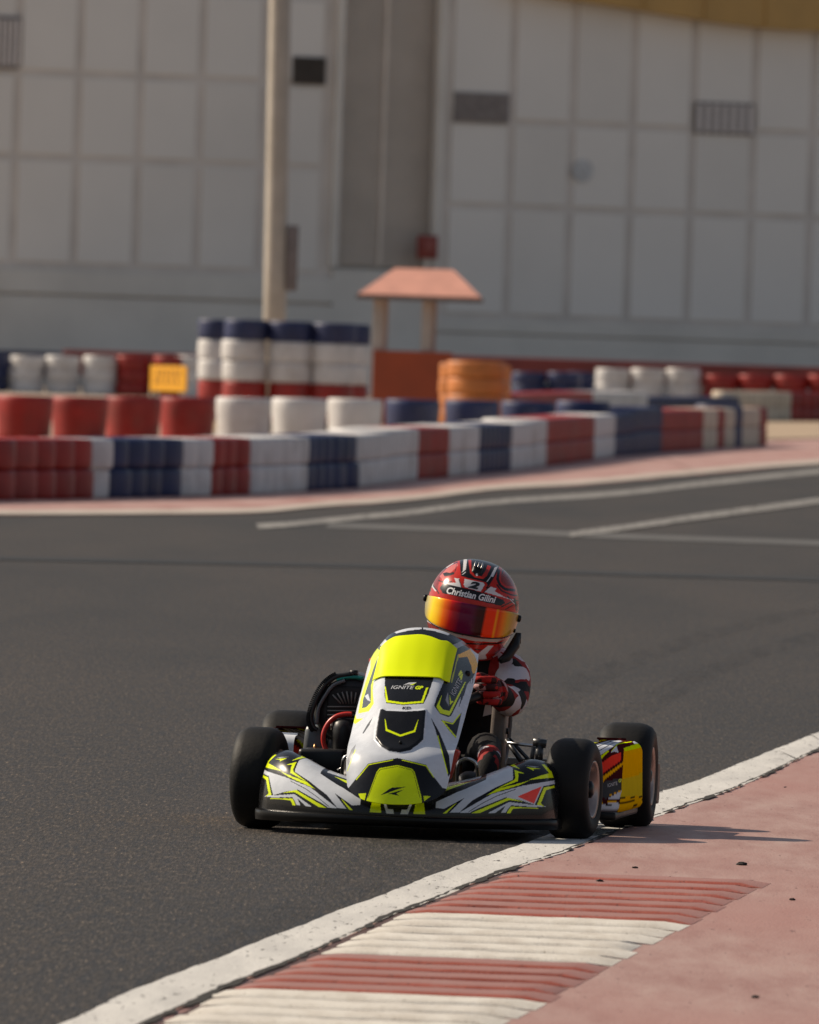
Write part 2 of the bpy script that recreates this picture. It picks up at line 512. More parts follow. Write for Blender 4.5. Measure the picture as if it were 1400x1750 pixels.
# ================================================================== tyre barriers
def tyre_profile(R, h, hole=0.55, bulge=0.04):
    r0 = R * hole; s = h * 0.5
    half = [(R, 0.0), (R * 0.998, s * 0.55), (R * 0.990, s * 0.80), (R * 0.970, s * 0.93), (R * 0.93, s * 0.985), (R * 0.74, s), (r0, s * 0.62)]
    return [(r, -z) for r, z in half[::-1]] + half[1:]
def tyre_mesh(R, h, seg=28):
    mb = MB(); mb.lathe(tyre_profile(R, h), seg)
    return mb.mesh("tyre")
PAINT = {
    'red': simple("tyre_paint_red", (0.33, 0.016, 0.011), 0.5, var=0.3, scale=4, dirt=(0.24, 0.10, 0.08, 0.25), world=True),
    'white': simple("tyre_paint_white", (0.68, 0.66, 0.65), 0.5, var=0.12, scale=4, dirt=(0.33, 0.27, 0.23, 0.5), world=True),
    'blue': simple("tyre_paint_blue", (0.016, 0.026, 0.095), 0.5, var=0.3, scale=4, dirt=(0.12, 0.11, 0.13, 0.2), world=True),
    'cream': simple("tyre_paint_cream", (0.66, 0.56, 0.43), 0.55, var=0.15, scale=4, dirt=(0.33, 0.25, 0.18, 0.4), world=True),  # white tyres with warm bounce from the sand painted into the colour
    'orange': simple("tyre_paint_orange", (0.60, 0.20, 0.045), 0.5, var=0.2, scale=5, world=True),
}
_tm = {}
def stack(loc, colours, R, h, label, group, cat="tyre stack", parts=True, jitter=0.02, seg=28):
    """colours from the ground up"""
    key = (round(R, 3), round(h, 3), seg)
    if key not in _tm: _tm[key] = tyre_mesh(R, h, seg)
    if parts:
        root = empty("tyre_stack", loc, random.uniform(0, 6.28))
        for i, c in enumerate(colours):
            o = bpy.data.objects.new("tyre", _tm[key]); COL.objects.link(o); o.parent = root
            if not _tm[key].materials: _tm[key].materials.append(None)
            o.material_slots[0].link = 'OBJECT'; o.material_slots[0].material = PAINT[c]
            o.location = (random.uniform(-jitter, jitter), random.uniform(-jitter, jitter), h * (i + 0.5))
    else:
        k2 = key + tuple(colours)
        if k2 not in _tm:
            mb = MB()
            for i, c in enumerate(colours): mb.lathe([(r, z + h * (i + 0.5)) for r, z in tyre_profile(R, h)], 20)
            me = mb.mesh("tyre_stack"); me.materials.append(PAINT[colours[0]]); _tm[k2] = me
        root = bpy.data.objects.new("tyre_stack", _tm[k2]); COL.objects.link(root)
        root.location = loc; root.rotation_euler = (0, 0, random.uniform(0, 6.28))
    return tag(root, label, cat, group)

NTH = ["first", "second", "third", "fourth", "fifth", "sixth", "seventh", "eighth", "ninth", "tenth", "eleventh", "twelfth"]
# --- front barrier: stacks two high, painted in blocks, running away to the right
base = [(-150, 860), (0, 857), (195, 853), (325, 850), (443, 846), (522, 841), (612, 835), (712, 821), (765, 817), (817, 811), (870, 806), (928, 798), (1012, 787), (1050, 781), (1130, 774), (1197, 769), (1260, 765), (1312, 762)]
R0 = 0.285
BL = [gnd(u, v) for u, v in base]
line = resample([Vector((p.x - R0 * 0.97, p.y + 0.1, 0)) for p in BL], 0.05)
blocks = [(-900, 155, 'red'), (155, 195, 'white'), (195, 325, 'blue'), (325, 375, 'white'), (375, 443, 'red'), (443, 522, 'white'), (522, 612, 'blue'), (612, 712, 'white'),
          (712, 765, 'red'), (765, 817, 'white'), (817, 870, 'blue'), (870, 928, 'white'), (928, 1010, 'red'), (1010, 1050, 'white'), (1050, 1130, 'blue'), (1130, 1197, 'red'),
          (1197, 1224, 'cream'), (1224, 1235, 'red'), (1235, 1252, 'cream'), (1252, 1266, 'blue'), (1266, 1298, 'cream'), (1298, 1340, 'red')]
cnt = {}
blk_name = []
for a, b, c in blocks:
    cnt[c] = cnt.get(c, 0) + 1
    blk_name.append("%s painted tyre stack in the %s %s block from the left of the nearest barrier" % (c, NTH[cnt[c] - 1], c))
def px_of(p):
    k = FPX / p.y; a = p.x * k; b = 580 - 875 + (CAM_H - p.z) * k
    return 700 + a * _C - b * _S, 875 + a * _S + b * _C
acc = 1e9; prev = None; ends = []
for p in line:
    if prev is not None: acc += (p - prev).length
    prev = p
    if acc < 0.575: continue
    acc = 0.0
    u_edge = px_of(p + Vector((R0, 0, 0)))[0]
    u_vis = u_edge - 6
    bi = [i for i, (a, b, c) in enumerate(blocks) if a <= u_vis < b]
    if not bi: continue
    bi = bi[0]; c = blocks[bi][2]
    h = 0.218 + 0.030 * min(1.0, max(0.0, (p.y - 105) / 60))
    if c == 'blue' and 1085 < u_vis: h += 0.02
    stack((p.x, p.y, 0), [c, c], R0, round(h, 2), blk_name[bi], "stacks of the nearest tyre barrier", parts=u_vis < 612)

def drum(loc, c, R, h, label, group):
    me = _tm.get(('drum', round(h, 2), c))
    if me is None:
        mb = MB(); mb.lathe([(0.0, 0.0), (R * 0.91, 0.0), (R * 0.92, h * 0.25), (R * 0.945, h * 0.45), (R * 0.985, h * 0.70), (R, h * 0.88), (R * 0.99, h * 0.965), (R * 0.95, h), (R * 0.80, h * 0.985), (R * 0.74, h * 0.93), (0, h * 0.93)], 40, closed=False)
        me = mb.mesh("barrier_drum"); me.materials.append(PAINT[c]); _tm[('drum', round(h, 2), c)] = me
    o = bpy.data.objects.new("barrier_drum", me); COL.objects.link(o); o.location = loc; o.rotation_euler = (0, 0, random.uniform(0, 6))
    return tag(o, label, "drum", group)
# --- second row: broad white, red and blue drums of tyres behind it
D2 = 150.0
row2 = [(-55, 'red')] + [(u, 'red') for u in (41, 136, 227, 320)] + [(u, 'white') for u in (416, 511, 606)] + [(u, 'blue') for u in (705, 806, 902, 996)]
cn = {}
for u, c in row2:
    cn[c] = cn.get(c, 0) + 1
    D = D2 + (u - 300) * 0.012
    x = lateral(u, 720, D)
    ztop = at(u, 676 + (u - 41) * 0.010, D).z
    n_vis = cn[c] - (1 if c == 'red' else 0)
    lab = "wide %s drum, %s %s one from the left in the second row" % (c, NTH[max(0, n_vis - 1)], c)
    if u < 0: lab = "wide red drum at the very left edge of the second row"
    drum((x, D, 0), c, 0.306, ztop, lab, "drums of the second barrier row")

# --- tall blue, white and red stacks
tall = [(376, 181.5, 0), (418, 178, 0), (497, 178, 3), (570, 178, 6), (594, 181, 8)]
for i, (u, D, dv) in enumerate(tall):
    x = lateral(u, 610, D); zt = at(u, 546 + dv, D).z
    sk = stack((x, D, zt - 5 * 0.262), ['red', 'red', 'white', 'white', 'blue'], 0.285, 0.262,
          "tall tyre stack with blue top and red foot, %s from the left of five" % NTH[i], "tall blue white and red stacks by the lamp pole", jitter=0.015)
    hb = zt - 5 * 0.262
    MB().box((0, 0, -hb / 2), (0.62, 0.62, hb)).build("base_slab", M['sand'], sk, 0.01, False)

# --- far rows in front of the hall
D3 = 262.0
far = [(-60, 'blue'), (-16, 'blue')] + [(u, 'white') for u in (45, 107, 170)] + [(u, 'red') for u in (228, 290)] + [(330, 'white')] \
    + [(u, 'blue') for u in (905, 965, 1000)] + [(u, 'white') for u in (1046, 1107, 1168)] + [(u, 'red') for u in (1232, 1292, 1352, 1412, 1472)]
for i, (u, c) in enumerate(far):
    D = D3 + (0.0 if u != 1000 else 2)
    side = "left" if u < 600 else "right"
    same = [w for w, cc in far if cc == c and (w < 600) == (u < 600)]
    x = lateral(u, 640, D)
    vt = 608 if u < 600 else {'blue': 636, 'white': 630, 'red': 641}[c]
    zt = at(u, vt, D).z
    stack((x, D, 0), [c, c, c], 0.325, round(zt / 3, 3), "far %s tyre stack, %s %s one from the left on the %s, near the hall" % (c, NTH[same.index(u)], c, side), "far stacks in front of the hall")
# long back barrier right under the hall wall (rail of conveyor belt)
def rail(u0, u1, v0, v1, D, mat, label, hgt):
    a, b = at(u0, v0, D), at(u1, v1, D)
    mb = MB(); n = 14
    d = (b - a); ang = math.atan2(d.y, d.x)
    root = empty("belt_rail", (a.x, a.y, 0), ang)
    L = math.hypot(d.x, d.y)
    mb.box((L / 2, 0, a.z - hgt / 2), (L, 0.12, hgt))
    mb.build("belt", mat, root, 0.03)
    for k in range(7):
        MB().box((L * (k + 0.5) / 7, 0.13, a.z / 2), (0.12, 0.12, a.z - 0.02)).build("post", simple("rail_post_paint", (0.2, 0.19, 0.18), 0.6) if 'rp' not in M else M['rp'], root, 0.01)
    return tag(root, label, "barrier rail")
M['rp'] = simple("rail_post_paint", (0.2, 0.19, 0.18), 0.6)
M['rail_red'] = simple("rail_red", (0.20, 0.035, 0.03), 0.6, var=0.3, scale=1.5, world=True)
M['rail_blue'] = simple("rail_blue", (0.05, 0.055, 0.10), 0.6, var=0.3, scale=1.5, world=True)
rail(-140, 106, 593, 598, 268, M['rail_blue'], "dark blue belt rail at far left below the hall wall", 0.5)
rail(108, 440, 597, 605, 268, M['rail_red'], "dark red belt rail behind the yellow board and tall stacks", 0.5)
rail(770, 1640, 607, 636, 268, M['rail_red'], "long dark red belt rail at right below the hall wall", 0.42)

# --- middle row on the right, running away in colour blocks
mid = [(850, 200), (875, 205), (980, 222), (1075, 231), (1235, 243), (1325, 249), (1480, 255)]
mid_blocks = [(800, 982, 'red'), (982, 1078, 'white'), (1078, 1235, 'blue'), (1235, 1326, 'cream'), (1326, 1600, 'red')]
mid_name = ["low red tyre stack of the middle barrier beside the orange stacks", "low white tyre stack of the middle barrier above the white block", "low blue tyre stack of the middle barrier below three white drums",
            "cream tyre stack of the middle barrier beside the sand", "red tyre stack of the middle barrier behind the sand at right"]
ml = resample([Vector((lateral(u, 690, D), D, 0)) for u, D in mid], 0.05)
acc = 1e9; prev = None
for p in ml:
    if prev is not None: acc += (p - prev).length
    prev = p
    if acc < 0.60: continue
    acc = 0
    u = px_of(p)[0]
    bi = [i for i, (a, b, c) in enumerate(mid_blocks) if a <= u < b]
    if not bi: continue
    c = mid_blocks[bi[0]][2]
    zt = {0: 0.50, 1: 0.50, 2: 0.42, 3: 0.52, 4: 0.52}[bi[0]]
    stack((p.x, p.y, 0), [c, c], 0.29, round(zt / 2, 3), mid_name[bi[0]], "stacks of the middle tyre barrier", parts=False)

# --- orange stacks beside the orange box
for i, (u, D, R, v) in enumerate([(774, 172, 0.16, 621), (815, 168, 0.36, 617), (852, 173, 0.16, 624)]):
    zt = at(u, v, D).z
    stack((lateral(u, 640, D), D, 0), ['orange'] * 5, R, round(zt / 5, 3), ["narrow orange tyre stack left of the broad one by the orange box", "broad orange tyre stack beside the orange box", "narrow orange tyre stack right of the broad one"][i], "orange tyre stacks", jitter=0.01)

# ================================================================== hall behind the track
WA = math.radians(25.0)
W0 = Vector((0.0, 300.0, 0.0))
E = Vector((math.cos(WA), math.sin(WA), 0))
def wall_w(u, v):
    k = sight(u, v)[0] / sight(u, v)[1]
    return 300.0 * k / (math.cos(WA) - k * math.sin(WA))
def wall_z(u, v):
    w = wall_w(u, v); D = 300 + w * math.sin(WA)
    return at(u, v, D).z
hall = empty("hall", W0, WA)          # local x runs along the facade, local -y faces the track
tag(hall, "large pale grey panelled hall with louvred shutter behind the tyre barriers", "building")
M['panel'] = simple("hall_panel", (0.85, 0.805, 0.75), 0.55, var=0.035, scale=0.5, world=True)
M['panel_warm'] = simple("hall_panel_dusty", (0.81, 0.765, 0.71), 0.6, var=0.05, scale=0.5, world=True)  # warmer tone, for painted shade beside the shutter and random panels
M['joint'] = simple("hall_joint", (0.75, 0.69, 0.635), 0.75, var=0.12, scale=0.8, world=True)
M['plinth'] = simple("hall_plinth", (0.76, 0.715, 0.65), 0.7, var=0.10, scale=0.6, world=True)
M['slat'] = simple("shutter_slat", (0.80, 0.71, 0.62), 0.55, var=0.1, scale=1.0, metal=0.0, world=True)
M['dark'] = simple("vent_dark", (0.085, 0.072, 0.064), 0.7, var=0.2)
M['vent'] = simple("vent_grey", (0.24, 0.21, 0.20), 0.6, var=0.1)
M['gold'] = simple("eave_gold", (0.56, 0.33, 0.10), 0.5, var=0.12, scale=0.7, world=True)
wl0, wl1 = wall_w(583, 0), wall_w(757, 0)           # shutter opening
wj = wall_w(560, 100)
zl = [0.0, 2.57, 4.85, 6.65, 8.50, 10.35, 12.2]
zr = [0.0, 1.79, 4.16, 6.00, 9.70, 12.2]
# backing wall
mb = MB(); mb.box(((wl0 - 14) / 2, 0.25, 6.1), (14 + wl0, 0.38, 12.2)); mb.v = [tuple(p) for p in mb.v]
left_back = MB().box(((-14 + wl0) / 2, 0.25, 6.1), (wl0 + 14, 0.38, 12.2)).build("facade_backing", M['joint'], hall, smooth=False)
MB().box(((18 + wl1) / 2, 0.25, 6.1), (18 - wl1, 0.38, 12.2)).build("facade_backing", M['joint'], hall, smooth=False)
MB().box(((wl0 + wl1) / 2, 0.45, 6.1), (wl1 - wl0 + 0.1, 0.12, 12.2)).build("shutter_back_wall", M['joint'], hall, smooth=False)
def panel(x0, x1, z0, z1, mat, g=0.095, t=0.05):
    o = MB().box(((x0 + x1) / 2, 0.06 - t / 2, (z0 + z1) / 2), (x1 - x0 - 2 * g, t, z1 - z0 - 2 * g * 0.8)).build("wall_panel", mat, hall, 0.008, smooth=False)
    return o
jl = [wall_w(u, 200) for u in (-287, -182, -77, 28, 133, 238, 342, 448)] + [wj]
jr = [wall_w(u, 100) for u in (770, 878, 982, 1085, 1188, 1292, 1393, 1497, 1601)]
for i in range(len(jl) - 1):
    for j in range(1, 6):
        z0, z1 = zl[j], zl[j + 1]
        if j == 3 and i == 7: pass
        warm = (i >= 6 and j <= 2) or random.random() < 0.12  # brownish shade left of the shutter painted as warmer panels; others random
        panel(jl[i], jl[i + 1], z0, z1, M['panel_warm'] if warm else M['panel'])
for i in range(len(jr) - 1):
    for j in range(1, 5):
        panel(jr[i], jr[i + 1], zr[j], zr[j + 1], M['panel_warm'] if random.random() < 0.12 else M['panel'])
# plinths with a ledge
MB().box(((-14 + wl0) / 2, 0.0, 0.95), (wl0 + 14, 0.14, 1.9)).build("plinth", M['plinth'], hall, 0.01, False)
MB().box(((-14 + wl0) / 2, -0.02, 2.22), (wl0 + 14, 0.10, 0.50)).build("ledge", M['plinth'], hall, 0.01, False)
MB().box(((18 + wl1) / 2, 0.0, 0.70), (18 - wl1, 0.14, 1.40)).build("plinth", M['plinth'], hall, 0.01, False)
MB().box(((18 + wl1) / 2, -0.02, 1.575), (18 - wl1, 0.10, 0.27)).build("ledge", M['plinth'], hall, 0.01, False)
MB().box(((wl0 + wl1) / 2, 0.1, 1.35), (wl1 - wl0, 0.3, 2.7)).build("shutter_sill", M['plinth'], hall, 0.01, False)
# louvred shutter
shutter = MB(); zz = 2.83
ax = Matrix.Rotation(math.radians(38), 3, 'X')
wm = wall_w(664, 200)
while zz < 12.0:
    for a, b in ((wl0 + 0.05, wm - 0.04), (wm + 0.04, wl1 - 0.05)):
        shutter.box(((a + b) / 2, 0.26, zz), (b - a, 0.075, 0.014), ax)
    zz += 0.062
tag(shutter.build("shutter_slats", M['slat'], hall, smooth=False), kind='stuff')
MB().box((wm, 0.24, 7.4), (0.07, 0.10, 9.2)).build("shutter_mullion", M['slat'], hall, smooth=False)
for x in (wl0, wl1):
    MB().box((x, 0.02, 7.4), (0.16, 0.26, 9.3)).build("shutter_jamb", M['plinth'], hall, 0.01, False)
# vents
def vent(u0, v0, u1, v1, frame, bars, vertical, nb):
    um, vm = (u0 + u1) / 2, (v0 + v1) / 2
    x0, x1 = wall_w(u0, vm), wall_w(u1, vm); z1, z0 = wall_z(um, v0), wall_z(um, v1)
    f = MB().box(((x0 + x1) / 2, -0.012, (z0 + z1) / 2), (x1 - x0, 0.05, z1 - z0)).build("vent", frame, hall, 0.006, False)
    mbv = MB()
    for k in range(nb):
        t = (k + 0.5) / nb
        if vertical: mbv.box((x0 + (x1 - x0) * t, -0.052, (z0 + z1) / 2), ((x1 - x0) / nb * 0.48, 0.03, (z1 - z0) * 0.86))
        else: mbv.box(((x0 + x1) / 2, -0.052, z0 + (z1 - z0) * t), ((x1 - x0) * 0.92, 0.03, (z1 - z0) / nb * 0.45), Matrix.Rotation(0.5, 3, 'X'))
    tag(mbv.build("louvre_bars", bars, f, smooth=False), kind='stuff')
M['vent_light'] = simple("vent_light", (0.80, 0.74, 0.71), 0.6, var=0.1)
vent(-12, 27, 33, 118, M['vent'], M['vent_light'], True, 5)
vent(500, 97, 556, 144, M['dark'], M['dark'], False, 8)
vent(775, 158, 870, 209, simple("vent_brown", (0.30, 0.27, 0.265), 0.6), simple("vent_brown_bars", (0.36, 0.32, 0.31), 0.6), False, 9)
vent(1187, 175, 1288, 230, M['vent'], M['vent_light'], True, 7)
# round grille
xw, zw = wall_w(995, 292), wall_z(995, 292)
mbg = MB(); mbg.lathe([(0.0, -0.012), (0.25, -0.012), (0.25, 0.012), (0.0, 0.012)], 28, Matrix.Translation((xw, -0.02, zw)) @ Matrix.Rotation(math.pi / 2, 4, 'X'), closed=False)
mbg.build("round_grille", simple("grille_grey", (0.60, 0.60, 0.60), 0.6), hall, smooth=False)
# golden eave with a curved lower edge, top right
ev = [(960, -1), (1040, 11), (1120, 24), (1200, 37), (1290, 48), (1345, 52), (1400, 54), (1480, 55), (1580, 54)]
ev = [(840, -26), (900, -13)] + ev
pts = [(wall_w(u, v), wall_z(u, v)) for u, v in ev]
V = []; F = []; n = len(pts)
for x, z in pts: V += [(x, -0.50, z), (x, -0.50, 12.0), (x, -0.12, z), (x, -0.12, 12.0)]
for i in range(n - 1):
    a, b = 4 * i, 4 * (i + 1)
    F += [(a, b, b + 1, a + 1), (a + 2, a + 3, b + 3, b + 2), (a, a + 2, b + 2, b), (a + 1, b + 1, b + 3, a + 3)]
F += [(0, 1, 3, 2), (4 * n - 4, 4 * n - 2, 4 * n - 1, 4 * n - 3)]
link("eave", mesh_from("eave", V, F, False), M['gold'], hall)
for u in (1085, 1188, 1292, 1393):
    x = wall_w(u, 30); z0 = np.interp(x, [p[0] for p in pts], [p[1] for p in pts])
    MB().box((x, -0.52, (z0 + 12) / 2 + 0.01), (0.05, 0.035, 12 - z0 - 0.02)).build("eave_seam", M['gold'], hall, smooth=False)
# red call box on the shutter's edge
xb, zb = wall_w(722, 422), wall_z(722, 422)
cb = empty("call_box", W0 + E * xb + Vector((math.sin(WA), -math.cos(WA), 0)) * 0.25 + Vector((0, 0, zb)), WA)
tag(cb, "small red wall box above the shelter roof beside the shutter", "wall box")
M['box_red'] = simple("box_red", (0.30, 0.045, 0.032), 0.5)
MB().box((0, 0, 0), (0.44, 0.14, 0.50)).build("box_body", M['box_red'], cb, 0.02)
MB().box((0, -0.085, 0.02), (0.22, 0.03, 0.26)).build("box_door", simple("box_red_light", (0.36, 0.09, 0.07), 0.5), cb, 0.01)
MB().box((0, 0.02, -0.50), (0.10, 0.08, 0.5)).build("conduit", M['slat'], cb, 0.01)

# ================================================================== lamp pole
DP = 186.0
pb = at(469, 560, DP); ptop = at(479, 0, DP)
lean = (ptop.x - pb.x) / (ptop.z - pb.z)
pole = empty("lamp_pole", (pb.x - lean * pb.z, DP, 0))
tag(pole, "tall pale lamp pole lit from the left behind the tall stacks", "lamp pole")
M['pole'] = simple("pole_paint", (0.50, 0.445, 0.38), 0.55, var=0.15, scale=2.5, dirt=(0.30, 0.24, 0.18, 0.4))
mb = MB(); mb.tube([(lean * z, 0, z) for z in (0, 2.2, 5, 7.5, 9.8)], [0.152, 0.148, 0.144, 0.140, 0.135], 28); mb.build("pole_shaft", M['pole'], pole)
mb = MB(); mb.box((0, 0, 0.02), (0.5, 0.5, 0.04)); mb.build("base_plate", M['pole'], pole, 0.005)
za, zb2 = at(499, 385, DP).z, at(499, 497, DP).z
mb = MB(); mb.box((lean * 2.5 + 0.225, 0.02, (za + zb2) / 2), (0.15, 0.22, za - zb2)); mb.build("junction_box", simple("junction_box", (0.20, 0.17, 0.165), 0.6), pole, 0.012)
mb = MB(); mb.tube(catmull([(lean * 9.8, 0, 9.75), (lean * 9.8 - 0.1, -0.3, 10.1), (lean * 9.8 - 0.3, -1.2, 10.2)], 6), 0.05, 10); mb.build("lamp_arm", M['pole'], pole)
mb = MB(); mb.box((lean * 9.8 - 0.32, -1.4, 10.17), (0.35, 0.7, 0.14)); mb.build("lamp_head", M['pole'], pole, 0.03)

# ================================================================== marshal shelter
DH = 200.0
c0 = at(713, 640, DH)
hut = empty("marshal_shelter", (c0.x, DH, 0))
tag(hut, "small open shelter with salmon hipped roof and orange front", "shelter")
M['roof'] = simple("shelter_roof", (0.74, 0.36, 0.27), 0.6, var=0.15, scale=3)
M['roof_edge'] = simple("shelter_fascia", (0.20, 0.15, 0.13), 0.6)
M['post'] = simple("shelter_post", (0.46, 0.41, 0.37), 0.6, var=0.15, scale=3)
M['orange'] = simple("orange_board", (0.36, 0.062, 0.018), 0.5, var=0.15, scale=2)
ez = at(713, 505, DH).z; rz_ = at(713, 459, DH).z
hx = 0.88; hy = 0.85
V = [(-hx, -hy, ez), (hx, -hy, ez), (hx, hy, ez), (-hx, hy, ez), (-0.36, 0, rz_), (0.47, 0, rz_)]
V += [(x, y_, z - 0.012) for x, y_, z in V]
F = [(0, 1, 5, 4), (1, 2, 5), (2, 3, 4, 5), (3, 0, 4), (6, 10, 11, 7), (7, 11, 8), (8, 11, 10, 9), (9, 10, 6), (0, 6, 7, 1), (1, 7, 8, 2), (2, 8, 9, 3), (3, 9, 6, 0)]
link("roof", mesh_from("roof", V, F, False), M['roof'], hut)
mb = MB()
for s in (-1, 1):
    mb.box((0, s * hy, ez - 0.045), (2 * hx + 0.06, 0.04, 0.06)); mb.box((s * hx, 0, ez - 0.045), (0.04, 2 * hy - 0.05, 0.06))
mb.build("roof_fascia", M['roof_edge'], hut, smooth=False)
for x in (lateral(646, 560, DH) - c0.x, lateral(729, 560, DH) - c0.x):
    for y_ in (-0.45, 0.45):
        MB().box((x + (0.07 if y_ > 0 else 0), y_, (ez - 0.05) / 2), (0.145, 0.145, ez - 0.05)).build("post", M['post'], hut, 0.012, False)
bx0, bx1 = lateral(637, 640, DH) - c0.x, lateral(772, 640, DH) - c0.x
zt = at(700, 600, DH).z
MB().box(((bx0 + bx1) / 2, -0.56, zt / 2), (bx1 - bx0, 0.05, zt)).build("front_board", M['orange'], hut, 0.006, False)
for x in (bx0 + 0.03, bx1 - 0.03):
    MB().box((x, 0.02, zt / 2 - 0.01), (0.05, 1.1, zt - 0.02)).build("side_board", M['orange'], hut, 0.006, False)

# ================================================================== yellow notice board on the left
DB = 200.0
a, b = at(258, 624, DB), at(319, 670, DB)
board = empty("notice_board", ((a.x + b.x) / 2, DB, 0), -0.85)
tag(board, "bright yellow notice board with two dark lines behind the red drums", "sign board")
zc = (a.z + b.z) / 2; w_, h_ = (b.x - a.x) / math.cos(0.85), a.z - b.z
M['sign_yellow'] = simple("sign_yellow", (0.90, 0.42, 0.01), 0.45, var=0.05, scale=5)
MB().box((0, 0, zc), (w_, 0.03, h_)).build("board_face", M['sign_yellow'], board, 0.006, False)
for x in (-w_ * 0.35, w_ * 0.35):
    MB().box((x, 0.035, (zc + h_ * 0.3) / 2), (0.035, 0.035, zc + h_ * 0.3)).build("board_post", M['post'], board, smooth=False)
M['sign_ink'] = simple("sign_ink", (0.36, 0.13, 0.012), 0.6, var=0.4, scale=30)
for (z0, z1, xs) in ((0.10, 0.34, (-0.30, -0.17, -0.05, 0.08, 0.20, 0.31)), (-0.20, 0.02, (-0.34, -0.24, -0.06, 0.10, 0.24))):
    mk = MB()
    for i, x in enumerate(xs):
        mk.box((x * w_, -0.017, zc + (z0 + z1) / 2 * h_), (w_ * 0.035, 0.003, (z1 - z0) * h_), Matrix.Rotation((i % 3 - 1) * 0.22, 3, 'Y'))
        if i % 2 == 0: mk.box((x * w_ + 0.02, -0.0175, zc + z0 * h_ + 0.015), (w_ * 0.09, 0.003, 0.018))
    tag(mk.build("board_lettering", M['sign_ink'], board, smooth=False), kind='stuff')

# ================================================================== the kart: frame and image projection
PSI = math.radians(6.5)
cP, sP = math.cos(PSI), math.sin(PSI)
KO = gnd(709, 1425)                    # ground point under the middle of the front axle
kart = empty("racing_kart", KO, -PSI)
tag(kart, "white, black and fluorescent yellow racing kart cornering beside the red and white kerb", "kart")
U0 = 700 + 9 * _C + 550 * _S
# graphics are image-pixel tracings projected onto the kart from the camera, 680 units to the metre
def image_xy(P):
    """kart-local points (n,3) -> sheet coordinates (n,2)"""
    P = np.asarray(P, float).reshape(-1, 3)
    d = P[:, 1] * cP - P[:, 0] * sP
    k = 1 + d / 35.0
    U = U0 + 680 * (P[:, 0] * cP + P[:, 1] * sP) / k
    Vv = 580 + 845 * (1 - P[:, 2] / CAM_H) / k
    a, b = U - 700, Vv - 875
    return np.stack([700 + a * _C - b * _S, 875 + a * _S + b * _C], 1)
def L(u, v, Y):
    """sheet position at kart-local depth Y -> kart-local point"""
    dx, dy = u - 700.0, v - 875.0
    U = 700 + dx * _C + dy * _S; Vv = 875 - dx * _S + dy * _C
    x = 0.0
    for _ in range(4):
        k = 1 + (Y * cP - x * sP) / 35.0
        x = ((U - U0) / 680.0 * k - Y * sP) / cP
    return Vector((x, Y, CAM_H * (1 - (Vv - 580) / 845.0 * k)))
def onto(bvh, u, v, off=0.0):
    a, b = L(u, v, -2.0), L(u, v, 2.0)
    d = (b - a).normalized()
    hit, nrm, _, _ = bvh.ray_cast(a, d)
    if hit is None: return None
    if nrm.dot(d) > 0: nrm = -nrm
    return hit + nrm * off

# print colours
K_WHITE = (0.66, 0.69, 0.74); K_BLACK = (0.008, 0.008, 0.009); K_YEL = (0.84, 1.0, 0.0); K_GREY = (0.07, 0.075, 0.08)
K_RED = (0.95, 0.06, 0.035); K_GOLD = (1.0, 0.50, 0.0); K_LGREY = (0.35, 0.36, 0.38)
def inpoly(P, poly):
    x, y = P[:, 0], P[:, 1]
    poly = np.asarray(poly, float)
    lo, hi = poly.min(0), poly.max(0)
    ins = np.zeros(len(P), bool)
    cand = np.nonzero((x >= lo[0]) & (x <= hi[0]) & (y >= lo[1]) & (y <= hi[1]))[0]
    if len(cand) == 0: return ins
    xs, ys = x[cand], y[cand]; r = np.zeros(len(cand), bool)
    j = len(poly) - 1
    for i in range(len(poly)):
        xi, yi = poly[i]; xj, yj = poly[j]
        if yi != yj:
            r ^= ((yi > ys) != (yj > ys)) & (xs < (xj - xi) * (ys - yi) / (yj - yi) + xi)
        j = i
    ins[cand] = r
    return ins
def onstroke(P, pts, w):
    r = np.zeros(len(P), bool)
    for a, b in zip(pts[:-1], pts[1:]):
        a, b = np.array(a, float), np.array(b, float)
        ab = b - a; t = np.clip(((P - a) @ ab) / max(1e-9, ab @ ab), 0, 1)
        d = np.hypot(*(P - a - t[:, None] * ab).T)
        r |= d < w / 2
    return r
def paint(P, base, items):
    C = np.tile(np.array(base, float), (len(P), 1))
    for it in items:
        if len(it) == 2: msk = inpoly(P, it[1])
        else: msk = onstroke(P, it[1], it[2])
        C[msk] = it[0]
    return C
def print_mat(name, rough=0.26, coat=0.35, spec=0.16, coat_rough=0.035, grain=0.0):
    m, nt, b = new_mat(name)
    at_ = N(nt, "ShaderNodeVertexColor"); at_.layer_name = "print"
    vec = coords(nt)
    n1 = noise(nt, vec, 30, 4, 0.6)
    r1 = ramp(nt, [(0.3, 0.93), (0.7, 1.03)]); nt.links.new(n1, r1.inputs[0])
    nt.links.new(mixc(nt, 1.0, at_.outputs[0], r1.outputs[0], 'MULTIPLY'), b.inputs["Base Color"])
    rr = ramp(nt, [(0.3, max(0.02, rough - 0.06)), (0.75, rough + 0.08)]); nt.links.new(n1, rr.inputs[0])
    nt.links.new(rr.outputs[0], b.inputs["Roughness"])
    b.inputs["Coat Weight"].default_value = coat
    b.inputs["Coat Roughness"].default_value = coat_rough
    b.inputs["Specular IOR Level"].default_value = spec
    n2 = noise(nt, vec, 14, 3, 0.5)
    bump(nt, b, n2, 0.05, 0.01)
    return m
M['print'] = print_mat("printed_gloss_film")
M['print_pod'] = print_mat("printed_satin_film", 0.6, 0.0, 0.0)
